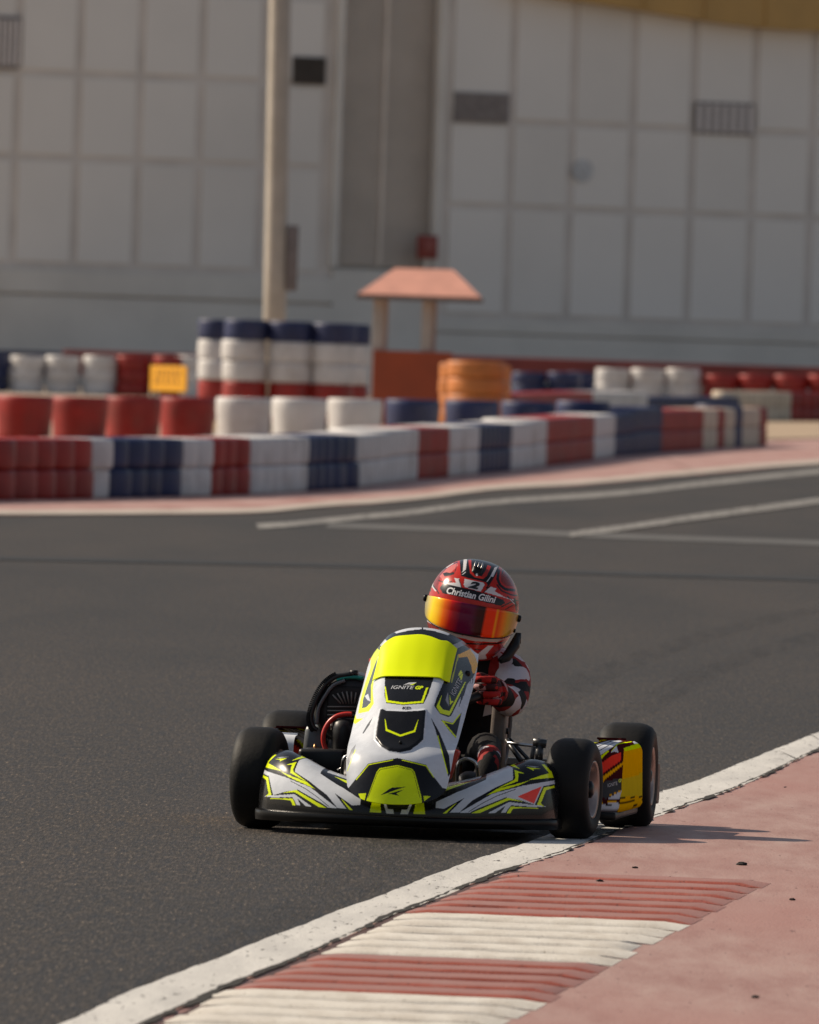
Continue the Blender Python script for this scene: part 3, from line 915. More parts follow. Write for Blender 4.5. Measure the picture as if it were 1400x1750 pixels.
def grid_object(name, G, C, mat, parent, wrap=False, smooth=True):
    ny, nx = G.shape[:2]
    me = bpy.data.meshes.new(name)
    n = ny * nx
    me.vertices.add(n); me.vertices.foreach_set("co", np.ascontiguousarray(G.reshape(-1), dtype=np.float32))
    idx = np.arange(n).reshape(ny, nx)
    if wrap: idx = np.concatenate([idx, idx[:, :1]], 1)
    q = np.stack([idx[:-1, :-1], idx[:-1, 1:], idx[1:, 1:], idx[1:, :-1]], -1).reshape(-1, 4)
    nf = len(q)
    me.loops.add(nf * 4); me.loops.foreach_set("vertex_index", q.reshape(-1).astype(np.int32))
    me.polygons.add(nf); me.polygons.foreach_set("loop_start", np.arange(0, nf * 4, 4, dtype=np.int32))
    me.update(calc_edges=True)
    me.polygons.foreach_set("use_smooth", np.full(nf, smooth))
    if C is not None:
        ca = me.color_attributes.new("print", 'FLOAT_COLOR', 'POINT')
        rgba = np.concatenate([C, np.ones((n, 1))], 1).astype(np.float32)
        ca.data.foreach_set("color", rgba.reshape(-1))
    me.validate()
    o = link(name, me, mat, parent)
    return o
def bvh_grid(G):
    """coarse copy of a grid for casting onto"""
    ny, nx = G.shape[:2]; sj, si = max(1, ny // 90), max(1, nx // 90)
    jj = sorted(set(list(range(0, ny, sj)) + [ny - 1])); ii = sorted(set(list(range(0, nx, si)) + [nx - 1]))
    g = G[np.ix_(jj, ii)]; a, b = g.shape[:2]
    V = [Vector(p) for p in g.reshape(-1, 3)]
    F = [(j * b + i, j * b + i + 1, (j + 1) * b + i + 1, (j + 1) * b + i) for j in range(a - 1) for i in range(b - 1)]
    return BVHTree.FromPolygons(V, F)
def gsm(A, sig, axis):
    """gaussian smoothing of a sampled curve, ends kept"""
    if sig <= 0: return A
    r = int(sig * 3) + 1
    k = np.exp(-0.5 * (np.arange(-r, r + 1) / sig) ** 2); k /= k.sum()
    A = np.moveaxis(A, axis, 0)
    lo = 2 * A[:1] - A[1:r + 1][::-1]; hi = 2 * A[-1:] - A[-r - 1:-1][::-1]
    B = np.concatenate([lo, A, hi], 0)
    out = sum(k[t] * B[t:t + len(A)] for t in range(2 * r + 1))
    return np.moveaxis(out, 0, axis)
def pchip(x, xp, fp):
    xp, fp = np.asarray(xp, float), np.asarray(fp, float)
    h = np.diff(xp); s = np.diff(fp) / h; m = np.zeros(len(xp))
    m[0], m[-1] = s[0], s[-1]
    for i in range(1, len(xp) - 1):
        m[i] = 0 if s[i - 1] * s[i] <= 0 else 2 * s[i - 1] * s[i] / (s[i - 1] + s[i])
    i = np.clip(np.searchsorted(xp, x) - 1, 0, len(h) - 1)
    t = (np.asarray(x) - xp[i]) / h[i]
    return (fp[i] * (1 + 2 * t) * (1 - t) ** 2 + m[i] * h[i] * t * (1 - t) ** 2 + fp[i + 1] * t * t * (3 - 2 * t) + m[i + 1] * h[i] * t * t * (t - 1))
def text_mesh(txt, shear=0.0, bold=0.0):
    cu = bpy.data.curves.new("lettering", 'FONT'); cu.body = txt; cu.align_x = 'CENTER'; cu.align_y = 'CENTER'
    cu.shear = shear; cu.offset = bold; cu.resolution_u = 3
    ob = bpy.data.objects.new("lettering", cu); COL.objects.link(ob)
    dg = bpy.context.evaluated_depsgraph_get()
    me = bpy.data.meshes.new_from_object(ob.evaluated_get(dg))
    V = np.array([v.co[:] for v in me.vertices]); F = [tuple(p.vertices) for p in me.polygons]
    bpy.data.objects.remove(ob); bpy.data.curves.remove(cu); bpy.data.meshes.remove(me)
    return V, F
def print_text(name, txt, bvh, u, v, ang, width, mat, parent, shear=0.2, bold=0.012, off=0.0007, stretch=None, M_inv=None):
    """letters laid on a surface; ang in degrees, clockwise positive, width in sheet units"""
    V, F = text_mesh(txt, shear, bold)
    w = V[:, 0].max() - V[:, 0].min(); k = width / w
    cx = (V[:, 0].max() + V[:, 0].min()) / 2; cy = (V[:, 1].max() + V[:, 1].min()) / 2
    ky = k if stretch is None else stretch / (V[:, 1].max() - V[:, 1].min())
    a = math.radians(ang); out = []
    for x, y, _ in V:
        X, Yy = (x - cx) * k, -(y - cy) * ky
        p = onto(bvh, u + X * math.cos(a) - Yy * math.sin(a), v + X * math.sin(a) + Yy * math.cos(a), off)
        if p is None: return None
        out.append(M_inv @ p if M_inv is not None else p)
    return link(name, mesh_from(name, out, F, False), mat, parent)
def on_skin(name, poly, bvh, mat, parent, off=0.0006, M_inv=None):
    pts = [onto(bvh, u, v, off) for u, v in poly]
    if any(p is None for p in pts): return None
    if M_inv is not None: pts = [M_inv @ p for p in pts]
    return link(name, mesh_from(name, pts, [tuple(range(len(pts)))], False), mat, parent)

M['rubber'] = simple("kart_tyre_rubber", (0.010, 0.0095, 0.009), 0.6, var=0.4, scale=14, spec=0.22, bumpy=0.15)
M['blackplastic'] = simple("black_plastic", (0.008, 0.008, 0.008), 0.42, var=0.3, scale=12, bumpy=0.05, spec=0.3)
M['blackgloss'] = simple("black_gloss", (0.006, 0.006, 0.0065), 0.32, var=0.2, scale=12, spec=0.25)
M['rimmetal'] = simple("rim_metal", (0.42, 0.33, 0.29), 0.38, 0.85, var=0.2, scale=20)
M['steel'] = simple("brushed_steel", (0.55, 0.54, 0.53), 0.3, 1.0, var=0.15, scale=25)
M['chassis'] = simple("chassis_tube", (0.07, 0.07, 0.072), 0.35, 0.6, var=0.2, scale=20)
M['ink_grey'] = simple("print_grey", (0.55, 0.56, 0.58), 0.4, var=0.05)
M['ink_black'] = simple("print_black", (0.012, 0.012, 0.013), 0.4, var=0.05)
M['ink_white'] = simple("print_white", (0.80, 0.80, 0.80), 0.4, var=0.05)
M['ink_yellow'] = simple("print_yellow", (0.78, 0.95, 0.0), 0.4, var=0.05)
M['hose_red'] = simple("red_hose", (0.62, 0.035, 0.025), 0.35, var=0.15, scale=20)

# ------------------------------------------------------------------ wheels
def kart_wheel(name, loc, R, W, rim_r, steer, parent, label=None):
    w = empty(name, loc, steer, parent)
    if label: w["label"] = label
    A = Matrix.Rotation(math.pi / 2, 4, 'Y')
    h = W / 2
    side = []
    prof = [(rim_r, -h * 0.80), (rim_r * 1.10, -h * 0.95), (rim_r + (R - rim_r) * 0.45, -h * 1.04), (R * 0.84, -h * 1.0), (R * 0.915, -h * 0.90), (R * 0.965, -h * 0.72), (R * 0.985, -h * 0.58),
            (R * 0.997, -h * 0.45), (R, 0)]
    prof = prof + [(r, -z) for r, z in prof[::-1][1:]]
    mb = MB(); mb.lathe(prof, 72, A); mb.build("tyre", M['rubber'], w)
    mb = MB()
    rp = [(rim_r * 1.00, -h * 0.90), (rim_r * 1.10, -h * 0.97), (rim_r * 1.10, -h * 0.90), (rim_r * 1.0, -h * 0.80), (rim_r * 0.93, -h * 0.4), (rim_r * 0.93, h * 0.4), (rim_r * 1.0, h * 0.80),
          (rim_r * 1.10, h * 0.90), (rim_r * 1.10, h * 0.97), (rim_r * 1.00, h * 0.90), (rim_r * 0.86, h * 0.40), (rim_r * 0.86, -h * 0.40)]
    mb.lathe(rp, 48, A); mb.build("rim", M['rimmetal'], w)
    mb = MB()
    mb.lathe([(0.0, -0.012), (rim_r * 0.88, -0.010), (rim_r * 0.88, 0.006), (0.0, 0.008)], 36, A, closed=False)
    mb.lathe([(0.0, -h * 0.75), (0.02, -h * 0.75), (0.022, h * 0.85), (0.012, h * 0.95), (0.0, h * 0.95)], 20, A, closed=False)
    mb.build("hub", M['blackgloss'], w)
    for k in range(3):
        a = k * 2.094
        mb = MB(); mb.lathe([(0, -h * 0.2), (0.006, -h * 0.2), (0.006, h * 0.35), (0, h * 0.35)], 8, Matrix.Translation((0, 0.036 * math.cos(a), 0.036 * math.sin(a))) @ A, closed=False)
        mb.build("wheel_nut", M['steel'], w)
    return w
RF, RR = 0.1275, 0.137
kart_wheel("front_wheel", (-0.397, 0.0, RF), RF, 0.109, 0.066, -math.radians(5.5), kart)
kart_wheel("front_wheel", (0.397, 0.0, RF), RF, 0.109, 0.066, -math.radians(5.5), kart)
kart_wheel("rear_wheel", (-0.438, 0.95, RR), RR, 0.138, 0.068, 0.0, kart)
kart_wheel("rear_wheel", (0.438, 0.95, RR), RR, 0.138, 0.068, 0.0, kart)

# ------------------------------------------------------------------ front spoiler
SPW = 0.377
nx, ny = 560, 130
xs = np.linspace(-SPW, SPW, nx); ax_ = np.abs(xs)
ztop = pchip(ax_, [0, .10, .165, .20, .262, .31, .345, .362, .372, .38], [.125, .138, .152, .163, .189, .203, .194, .176, .158, .135])
yf = -0.405 + 0.185 * (ax_ / SPW) ** 2.3 + 0.05 * np.clip((ax_ - 0.345) / 0.032, 0, 1) ** 2
yb_ = 0.125 + 0.0 * ax_
ph = np.linspace(0, 1, ny)[:, None] * (math.pi / 2)
G = np.zeros((ny, nx, 3))
G[..., 0] = xs
G[..., 2] = 0.054 + (ztop - 0.054) * np.sin(ph) ** 0.92
G[..., 1] = yf + yb_ * (1 - np.cos(ph)) ** 1.15
Gm = G.copy(); Gm[..., 0] = np.abs(Gm[..., 0])
W_, B_, Y_ = K_WHITE, K_BLACK, K_YEL
items = [
    (W_, [(773.6, 1328), (823, 1324), (822, 1330), (764, 1343.6), (768, 1335)]),
    (Y_, [(750, 1354), (764, 1345.7), (807, 1335.7), (776, 1346.8), (758, 1353)]),
    (W_, [(745.6, 1371), (780, 1355), (796, 1348.6), (830.7, 1332.9), (832, 1321), (867, 1307), (876.4, 1313), (877, 1332.9), (845.7, 1347), (807, 1368.6), (785, 1389), (768, 1389.5), (794, 1364), (758.6, 1383), (744, 1381)]),
    (Y_, [(756, 1391), (781, 1372), (762.5, 1391)]),
    (Y_, [(879.3, 1316), (897, 1322.6), (886, 1321.6), (885.5, 1335.5), (857, 1346), (851, 1347.6), (878.6, 1333.6), (881, 1330)]),
    (Y_, [(903, 1333.5), (925.7, 1325.5), (939, 1322), (926, 1307), (931, 1307), (943, 1319.5), (946, 1329.5), (928.6, 1331)]),
    (Y_, [(831, 1360), (850, 1348.6), (887, 1339.4), (906, 1334), (888, 1342.2), (855.7, 1352)]),
    (Y_, [(868, 1307), (884.5, 1302), (879, 1307), (889, 1315)]),
    (Y_, [(900, 1311.5), (925, 1314.3), (911.5, 1315), (913, 1318)]),
    (K_LGREY, [(897, 1308.5), (921, 1311), (915, 1312.5)]),
    (W_, [(785, 1389.5), (841, 1357.3), (893, 1343.5), (948, 1334), (948, 1340.5), (930, 1343.6), (925, 1345), (878.6, 1357.6), (864, 1363.4), (814, 1383.4), (803, 1389.5)]),
    (B_, [(801, 1388), (825, 1373), (850, 1360.5), (881, 1349.5)], 1.1),
    (W_, [(864, 1363.6), (878.6, 1357), (929, 1343), (914, 1376), (887, 1367.6)]),
    (Y_, [(806, 1390), (868.6, 1363.6), (895, 1370.8), (870, 1367.8), (820, 1390)]),
    (W_, [(834, 1390), (870, 1371.2), (936, 1379), (914, 1379.8), (874, 1376.8), (870, 1381.4), (863.5, 1390), (856, 1390), (864, 1377.4), (846, 1390)]),
    (Y_, [(866, 1390), (873, 1379), (930, 1382.2), (876.8, 1382.6), (872.4, 1390)]),
    (Y_, [(918, 1376), (929.5, 1346.6), (948, 1343), (948, 1346.6), (933.5, 1350.7), (924.4, 1373.6), (930, 1379)]),
    (Y_, [(712, 1366), (723.6, 1366), (726.4, 1392), (706, 1392)]),
    (W_, [(700.4, 1374), (704.6, 1374), (697, 1392), (684, 1392), (686.4, 1384), (695.6, 1384.4)]),
]
PXY = image_xy(Gm)
C = paint(PXY, B_, items)
right = G[..., 0].reshape(-1) > 0
red = inpoly(PXY, [(884, 1362), (925.7, 1344.4), (912.9, 1374)]) & right
C[red] = K_RED
spo = grid_object("front_spoiler", G, C, M['print'], kart)
# underside lip and rounded ends
def sweep(name, xs, yf, prof, mat, parent, ends=0.0):
    pts = []
    n = len(xs); m = len(prof); V = []; F = []
    for x, y0 in zip(xs, yf):
        for (dy, z) in prof: V.append((x, y0 + dy, z))
    for i in range(n - 1):
        for j in range(m):
            j2 = (j + 1) % m; F.append((i * m + j, (i + 1) * m + j, (i + 1) * m + j2, i * m + j2))
    F.append(tuple(range(m))); F.append(tuple((n - 1) * m + j for j in range(m - 1, -1, -1)))
    me = mesh_from(name, V, F, True)
    bm = bmesh.new(); bm.from_mesh(me); bmesh.ops.recalc_face_normals(bm, faces=bm.faces); bm.to_mesh(me); bm.free()
    sharp_edges(me, 40)
    return link(name, me, mat, parent)
xl = np.linspace(-0.380, 0.380, 80)
yl = -0.413 + 0.185 * (np.abs(xl) / 0.388) ** 2.3 + 0.04 * np.clip((np.abs(xl) - 0.355) / 0.032, 0, 1) ** 2
sweep("spoiler_lip", xl, yl, [(0.006, 0.0560), (0.0, 0.0535), (-0.002, 0.046), (0.001, 0.038), (0.012, 0.030), (0.12, 0.028), (0.14, 0.05), (0.02, 0.058)], M['blackgloss'], spo)
# rear skirt that closes the spoiler's back
sweep("spoiler_back", xs[::8], yf[::8] + 0.135, [(0.0, 0.05), (-0.012, 0.05), (-0.012, 0.12), (0.0, 0.12)], M['blackplastic'], spo)

# ------------------------------------------------------------------ front fairing
qn, cn_ = 390, 250
q = np.linspace(0, 1, qn)
qk = [0, .10, .25, .36, .56, .76, .94, 1.0]
Zc = gsm(pchip(q, qk, [.088, .130, .200, .240, .325, .403, .492, .519]), 4, 0)
Yc = gsm(pchip(q, qk, [-.485, -.472, -.438, -.387, -.290, -.170, -.045, .012]), 5, 0)
bb = pchip(q, qk, [.124, .130, .134, .136, .138, .139, .132, .128])
aa = pchip(q, qk, [.092, .092, .090, .084, .074, .079, .082, .080])
dd = gsm(pchip(q, qk, [.055, .060, .070, .090, .150, .190, .185, .170]), 5, 0)
lift = pchip(q, qk, [.040, .034, .018, .008, 0, -.004, -.040, -.072])
c_ = np.linspace(-1, 1, cn_); ac = np.abs(c_)
G = np.zeros((qn, cn_, 3))
X = np.zeros((qn, cn_)); YO = np.zeros((qn, cn_))
for j in range(qn):
    X[j] = np.interp(ac, [0, .52, .62, 1], [0, aa[j] * 0.96, aa[j] + 0.012, bb[j]]) * np.sign(c_)
    YO[j] = np.interp(ac, [0, .30, .52, .62, 1], [0, .004, .014, .034, dd[j]])
soft = np.interp(q, [0, .3, .5, .8, 1], [26, 22, 9, 6, 8])
for j in range(qn):
    X[j] = gsm(X[j], soft[j], 0); YO[j] = gsm(YO[j], soft[j], 0)
YO -= YO[:, cn_ // 2][:, None]
G[..., 0] = X
G[..., 1] = Yc[:, None] + YO
G[..., 2] = Zc[:, None] + lift[:, None] * (ac ** 2.2)[None]
PXY = image_xy(G)
# the black pad stands proud of the skin
pad = [(650, 1212.5), (654, 1212), (660, 1215), (688.6, 1216.4), (717, 1215), (725.7, 1213.6), (728, 1216), (726.4, 1225), (723.6, 1264), (713, 1274), (700, 1283), (683, 1286.4), (664, 1284), (651, 1276), (641.4, 1263), (643, 1248), (647, 1225)]
msk = inpoly(PXY, pad).reshape(qn, cn_).astype(float)
ms = gsm(gsm(msk, 2.2, 0), 2.2, 1)
tq = np.gradient(G, axis=0); tc = np.gradient(G, axis=1)
nr = np.cross(tc, tq); nr /= np.linalg.norm(nr, axis=2, keepdims=True)
if nr[qn // 2, cn_ // 2, 1] > 0: nr = -nr
G += nr * ms[..., None] * 0.006
fit = [
    (B_, [(622, 1118), (640, 1088), (668, 1066), (725, 1058), (790, 1072), (828, 1100), (800, 1106), (788, 1112), (777, 1113), (768, 1104), (755, 1102), (735, 1095), (715, 1092), (695, 1094), (675, 1102), (660, 1106), (648, 1122)]),
    (W_, [(673, 1079), (698, 1072.5), (720.5, 1070), (721, 1075.5), (700, 1077.5), (677, 1083)]),
    (W_, [(723.5, 1070), (748, 1074), (771, 1082), (766, 1086), (745, 1079.5), (723.5, 1075.5)]),
    (W_, [(653.6, 1088), (666, 1100.7), (657, 1108.6), (643, 1098)]),
    (K_GREY, [(641, 1101), (656, 1110), (655, 1114), (640, 1104)]),
    (Y_, [(634, 1104), (641.5, 1105), (652, 1114), (646, 1120), (640, 1132), (637, 1147), (633, 1150)]),
    (Y_, [(637, 1181), (638.6, 1203), (630, 1216), (612, 1220), (616, 1196), (624, 1168), (638, 1128), (647, 1119), (640, 1150)]),
    (K_GREY, [(634, 1172), (633.6, 1201), (626, 1209), (618.5, 1211), (620.5, 1196), (627, 1176), (640, 1138), (646, 1124), (641, 1150)]),
    (W_, [(623, 1190), (629, 1186), (633, 1199), (628, 1197)]),
    (Y_, [(606, 1212), (609, 1229), (621, 1228), (607, 1238), (603, 1235)]),
    (K_GREY, [(637, 1226), (631, 1240), (621, 1254), (619, 1254), (628, 1238)]),
    (K_LGREY, [(608, 1272), (604, 1290), (594, 1310), (593, 1300), (600, 1282)]),
    (Y_, [(607, 1282), (600, 1300), (593.5, 1318)], 1.2),
    (B_, [(658, 1150), (741, 1150), (741, 1160), (731, 1189), (724, 1203), (689, 1205.5), (660, 1202), (657, 1189)]),
    (Y_, [(657.2, 1173), (659.5, 1200.3), (689, 1204.2), (723, 1201.4), (732, 1175), (728, 1176), (720, 1198.4), (689, 1201), (663, 1197.2), (659, 1174)]),
    (B_, pad),
    (Y_, [(657.2, 1228), (659, 1249.3), (684, 1259.4), (709.5, 1251.2), (715.3, 1229), (712.8, 1234), (707, 1248.6), (684, 1256), (661.6, 1246.4), (659, 1232)]),
    (B_, [(678.6, 1296), (671, 1297.6), (629, 1305.6), (607, 1332.5), (594, 1349), (585, 1370), (640, 1400), (720, 1400), (775, 1352), (756, 1347), (737, 1322.5), (728.5, 1307.6), (687, 1297.6)]),
    (Y_, [(671, 1299.4), (629.8, 1307.4), (608.5, 1333)], 1.5),
    (Y_, [(687, 1299.4), (728, 1309.4), (741, 1329)], 1.5),
    (Y_, [(678.6, 1308), (704, 1314.4), (708.5, 1320), (720, 1362), (724, 1400), (620, 1400), (626, 1364), (643.2, 1320), (648.6, 1313.4)]),
    (B_, [(628.5, 1364), (645, 1321), (650, 1315.6), (678.6, 1310.4), (702.4, 1316), (706.6, 1321), (717.5, 1364)], 0.8),
    (B_, [(623.5, 1372), (642, 1321.5)], 1.6),
    (B_, [(725, 1372), (709.6, 1321.5)], 1.6),
    (Y_, [(612, 1357), (625.5, 1356), (622.6, 1370), (616, 1366)]),
    (Y_, [(723.6, 1360.5), (736, 1361.5), (724.6, 1370)]),
    (B_, [(650.5, 1359.5), (669, 1346.6), (693.5, 1345.4), (678, 1349.9), (660, 1356.6)]),
    (B_, [(663.5, 1357.2), (690.5, 1349.8), (677, 1356.6), (681.4, 1360.6), (671, 1358.4)]),
    (B_, [(736, 1226), (750, 1250), (767.4, 1292), (770, 1322), (766, 1328), (753, 1281), (744, 1248)]),
    (Y_, [(748, 1258), (764.8, 1322)], 1.7),
    (B_, [(753.5, 1230.4), (774, 1235.6), (789, 1218), (784, 1240), (779, 1262), (768, 1250)]),
    (Y_, [(755.5, 1232.6), (773.6, 1237.4), (786, 1221.6)], 2.0),
    (Y_, [(756, 1232.6), (779, 1260)], 2.2),
    (K_LGREY, [(769, 1105), (791, 1094.5), (797, 1101), (777, 1113)]),
    (B_, [(775, 1111), (798, 1101), (806, 1107), (783, 1119)]),
    (B_, [(776, 1112), (783, 1118), (803, 1109), (812, 1122), (816, 1136), (811, 1154), (796, 1174), (771, 1224), (766, 1226), (752, 1220.5), (742, 1207), (745, 1196), (760, 1162), (770, 1140)]),
    (K_GOLD, [(782, 1119.6), (803.4, 1109.7), (812, 1121), (817, 1136), (812, 1151), (807.7, 1151), (805.6, 1138), (799, 1122.6), (783.7, 1124.3)]),
    ((0.45, 0.50, 0.02), [(783, 1121), (772, 1166)], 2.4),
    (Y_, [(756.5, 1185), (745.6, 1208), (752, 1219), (767.8, 1223.4), (771.4, 1218), (796.5, 1166), (794.4, 1166), (768, 1215.6), (757, 1213), (751, 1205)]),
    (Y_, [(787.5, 1145), (791.8, 1152.6), (789, 1164), (783.3, 1153.4)]),
    (B_, [(785.5, 1156), (790, 1151)], 1.0),
    (Y_, [(768.3, 1187), (771, 1198), (775.4, 1199), (769, 1205.4)]),
    (K_LGREY, [(765.7, 1183.5), (761.5, 1196), (767.6, 1209)]),
    (B_, [(801, 1160), (794, 1186), (783.4, 1211), (790.6, 1180)]),
    (B_, [(806, 1158), (803, 1168)], 1.0), (B_, [(809, 1157), (807, 1168)], 1.0),
]
C = paint(image_xy(G), W_, fit)
fair = grid_object("front_fairing", G, C, M['print'], kart)
sol = fair.modifiers.new("thickness", 'SOLIDIFY'); sol.thickness = 0.003; sol.offset = -1.0
ctr = fair.data.polygons[(qn // 2) * (cn_ - 1) + cn_ // 2].normal
if ctr.y > 0: fair.data.flip_normals()
bv = bvh_grid(G)
# yellow number plate, its own moulding standing off the hoop
pu = 46; pv = 34
top = [(656, 1111), (666, 1101), (680, 1094), (701, 1092), (717, 1091), (734, 1094), (753, 1101), (762, 1102), (776, 1113)]
bot = [(639.5, 1165), (642, 1163), (657, 1158.4), (680, 1158.6), (703, 1159), (727, 1159.6), (749, 1160.6), (759, 1165.5), (766, 1168)]
tt = np.linspace(0, 1, len(top)); t_ = np.linspace(0, 1, pu * 4)
tx, ty = pchip(t_, tt, [p[0] for p in top]), pchip(t_, tt, [p[1] for p in top])
bx, by = pchip(t_, tt, [p[0] for p in bot]), pchip(t_, tt, [p[1] for p in bot])
Gp = np.zeros((pv * 4, pu * 4, 3)); ok = True; last = None
for j in range(pv * 4):
    f = j / (pv * 4 - 1)
    for i in range(pu * 4):
        u, v = bx[i] + (tx[i] - bx[i]) * f, by[i] + (ty[i] - by[i]) * f
        p = onto(bv, u, v, 0.0055 + 0.006 * f * f)
        if p is None: p = last if last is not None else L(u, v, -0.1)
        last = p; Gp[j, i] = p
Gp = gsm(gsm(Gp, 2.0, 0), 2.0, 1)
M['plate'] = simple("fluorescent_plate", (0.86, 1.0, 0.0), 0.45, var=0.02, scale=10, spec=0.15)
plate = grid_object("number_plate", Gp, None, M['plate'], kart)
so = plate.modifiers.new("thickness", 'SOLIDIFY'); so.thickness = 0.0025; so.offset = -1.0
if plate.data.polygons[pu * 8].normal.y > 0: plate.data.flip_normals()
# lettering on the fairing
print_text("maker_lettering", "IGNITE", bv, 688, 1175.5, 1.0, 40, M['ink_grey'], fair, 0.35, 0.01, 0.0009, 6.0)
print_text("maker_lettering", "GP", bv, 716.5, 1176, 1.5, 14, M['ink_yellow'], fair, 0.35, 0.05, 0.0009, 6.2)
on_skin("maker_emblem", [(689, 1171.5), (699, 1167.2), (712, 1166.8), (704, 1171), (698, 1170.4)], bv, M['ink_grey'], fair, 0.0009)
on_skin("maker_emblem", [(700, 1171.4), (712, 1167.6), (707, 1170.6), (705, 1171.8)], bv, M['ink_yellow'], fair, 0.0011)
print_text("small_lettering", "KD", bv, 688.5 + 6, 1210.8, 1.0, 15, M['ink_black'], fair, 0.2, 0.03, 0.0009, 4.6)
print_text("maker_lettering", "IGNITE", bv, 779.5, 1174.5, -62, 31, M['ink_grey'], fair, 0.25, 0.0, 0.0009, 9.0)
for (u, v) in ((684.5, 1269.5), (799.5, 1151.5)):
    p = onto(bv, u, v, 0.0)
    if p is not None:
        r = 0.004 if u < 700 else 0.0075
        mb = MB(); mb.lathe([(0, -0.004), (r, -0.004), (r, 0.003), (r * 0.7, 0.005), (0, 0.005)], 16, Matrix.Translation(p) @ Matrix.Rotation(math.pi / 2 - (0.3 if u < 700 else -0.1), 4, 'X') @ Matrix.Rotation(0.0 if u < 700 else 0.8, 4, 'Y'), closed=False)
        mb.build("fairing_screw", M['blackgloss'], fair)

# ------------------------------------------------------------------ side pods
pod_items = [
    (W_, [(920, 1255), (1010, 1260), (1014, 1285), (1004, 1340), (920, 1345)]), (Y_, [(920, 1266), (985, 1262), (1004, 1272)], 3.0), (B_, [(940, 1310), (1000, 1318)], 4.0), (Y_, [(975, 1280), (985, 1330)], 2.0),
    (W_, [(1008, 1276), (1041, 1266), (1064, 1266), (1039, 1283), (1023.7, 1293.5)]),
    (B_, [(1012, 1281), (1045, 1267)], 1.4), (Y_, [(1010, 1270), (1036, 1265)], 2.2), (B_, [(1020, 1286), (1054, 1267)], 1.2),
    (Y_, [(1022, 1297), (1039, 1283), (1042, 1284), (1024.7, 1301)]),
    (W_, [(1044, 1287), (1054, 1274), (1058, 1287), (1050, 1285)]), (Y_, [(1046, 1284), (1056, 1272), (1080, 1268)], 1.2),
    (K_RED, [(1024, 1308), (1046, 1292), (1062, 1286), (1062, 1300), (1024, 1327)]),
    (K_GOLD, [(1026, 1345), (1029.5, 1328.5), (1067, 1301.7), (1067, 1306.5), (1033.5, 1333.8), (1030, 1345)]),
    (K_GREY, [(1031, 1337), (1062, 1330), (1062, 1351), (1036, 1366), (1029, 1362)]),
    (W_, [(1037, 1366.8), (1063, 1351.4), (1062, 1364.8)]), (K_GOLD, [(1040, 1361), (1062, 1352)], 1.4),
    (K_GOLD, [(1026.5, 1362), (1029, 1372.8), (1064, 1368.6)], 1.8),
    (W_, [(1020, 1384), (1024, 1376), (1060, 1370.5), (1060, 1384)]), (B_, [(1022, 1379), (1060, 1374)], 1.5),
    (K_GOLD, [(1067, 1281), (1110, 1262), (1112, 1400), (1050, 1400), (1058, 1383), (1062.7, 1353)]),
    (Y_, [(1066.6, 1279), (1105, 1266), (1105, 1276), (1068.5, 1284.5)]),
    (W_, [(1082, 1268), (1104, 1262), (1100, 1270), (1085, 1272)]),
    (B_, [(1060, 1365), (1106, 1361.6)], 1.5), (B_, [(1058, 1373.5), (1080, 1370), (1106, 1365)], 1.5), (B_, [(1074, 1378), (1106, 1374)], 1.0),
    ((0.80, 0.56, 0.02), [(1063, 1333), (1088, 1327), (1106, 1314), (1106, 1360), (1060, 1363), (1062.7, 1353)]),  # lower side: ground reflection painted in as a duller yellow
]
def pod(sgn):
    ctrl = [(0.338, 0.187), (0.37, 0.19), (0.43, 0.205), (0.472, 0.232), (0.492, 0.29), (0.498, 0.38), (0.500, 0.55), (0.500, 0.72), (0.494, 0.775), (0.46, 0.80), (0.38, 0.805)]
    path = catmull([Vector((a, b, 0)) for a, b in ctrl], 30)
    n = len(path)
    prof = [(0.020, 0.060), (0.006, 0.064), (0.0, 0.074)] + [(0.0 + 0.004 * k / 30, 0.074 + 0.128 * k / 30) for k in range(1, 31)]
    for k in range(1, 31):
        a = math.pi / 2 * k / 30
        prof.append((0.004 + 0.030 * (1 - math.cos(a)), 0.202 + 0.030 * math.sin(a)))
    prof += [(0.034 + 0.09 * k / 16, 0.232 + 0.006 * k / 16) for k in range(1, 17)]
    G = np.zeros((len(prof), n, 3))
    for i, p in enumerate(path):
        t = (path[min(i + 1, n - 1)] - path[max(i - 1, 0)]).normalized()
        nrm = Vector((-t.y, t.x, 0))        # inward
        for j, (o_, z) in enumerate(prof):
            zz = z if p.y > 0.22 else 0.06 + (z - 0.06) * (0.92 + 0.08 * min(1, p.y / 0.22))
            qd = p + nrm * min(o_, 0.07 if 0.24 < p.y < 0.76 else 0.05)
            G[j, i] = (qd.x, qd.y, zz)
    C = paint(image_xy(G), (0.07, 0.012, 0.014), pod_items)  # maroon base: red kerb reflection painted into the black film
    Gs = G.copy(); Gs[..., 0] *= sgn
    o = grid_object("side_pod", Gs, C, M['print_pod'], kart)
    bm = bmesh.new(); bm.from_mesh(o.data); bmesh.ops.recalc_face_normals(bm, faces=bm.faces); bm.to_mesh(o.data); bm.free()
    mb = MB(); mb.box((sgn * 0.40, 0.50, 0.055), (0.17, 0.58, 0.02)); mb.build("pod_floor", M['blackplastic'], o, 0.006)
    mb = MB(); mb.tube(catmull([(sgn * 0.30, 0.30, 0.06), (sgn * 0.42, 0.30, 0.10), (sgn * 0.47, 0.36, 0.12), (sgn * 0.47, 0.66, 0.12), (sgn * 0.42, 0.72, 0.10), (sgn * 0.30, 0.72, 0.06)], 6), 0.010, 10)
    mb.build("pod_bar", M['chassis'], o)
    return o, G
podR, GR = pod(1)
podL, _ = pod(-1)
bvp = bvh_grid(GR)
print_text("maker_lettering", "IGNITE", bvp, 1047, 1341, -14, 18, M['ink_grey'], podR, 0.3, 0.0, 0.0009, 6)
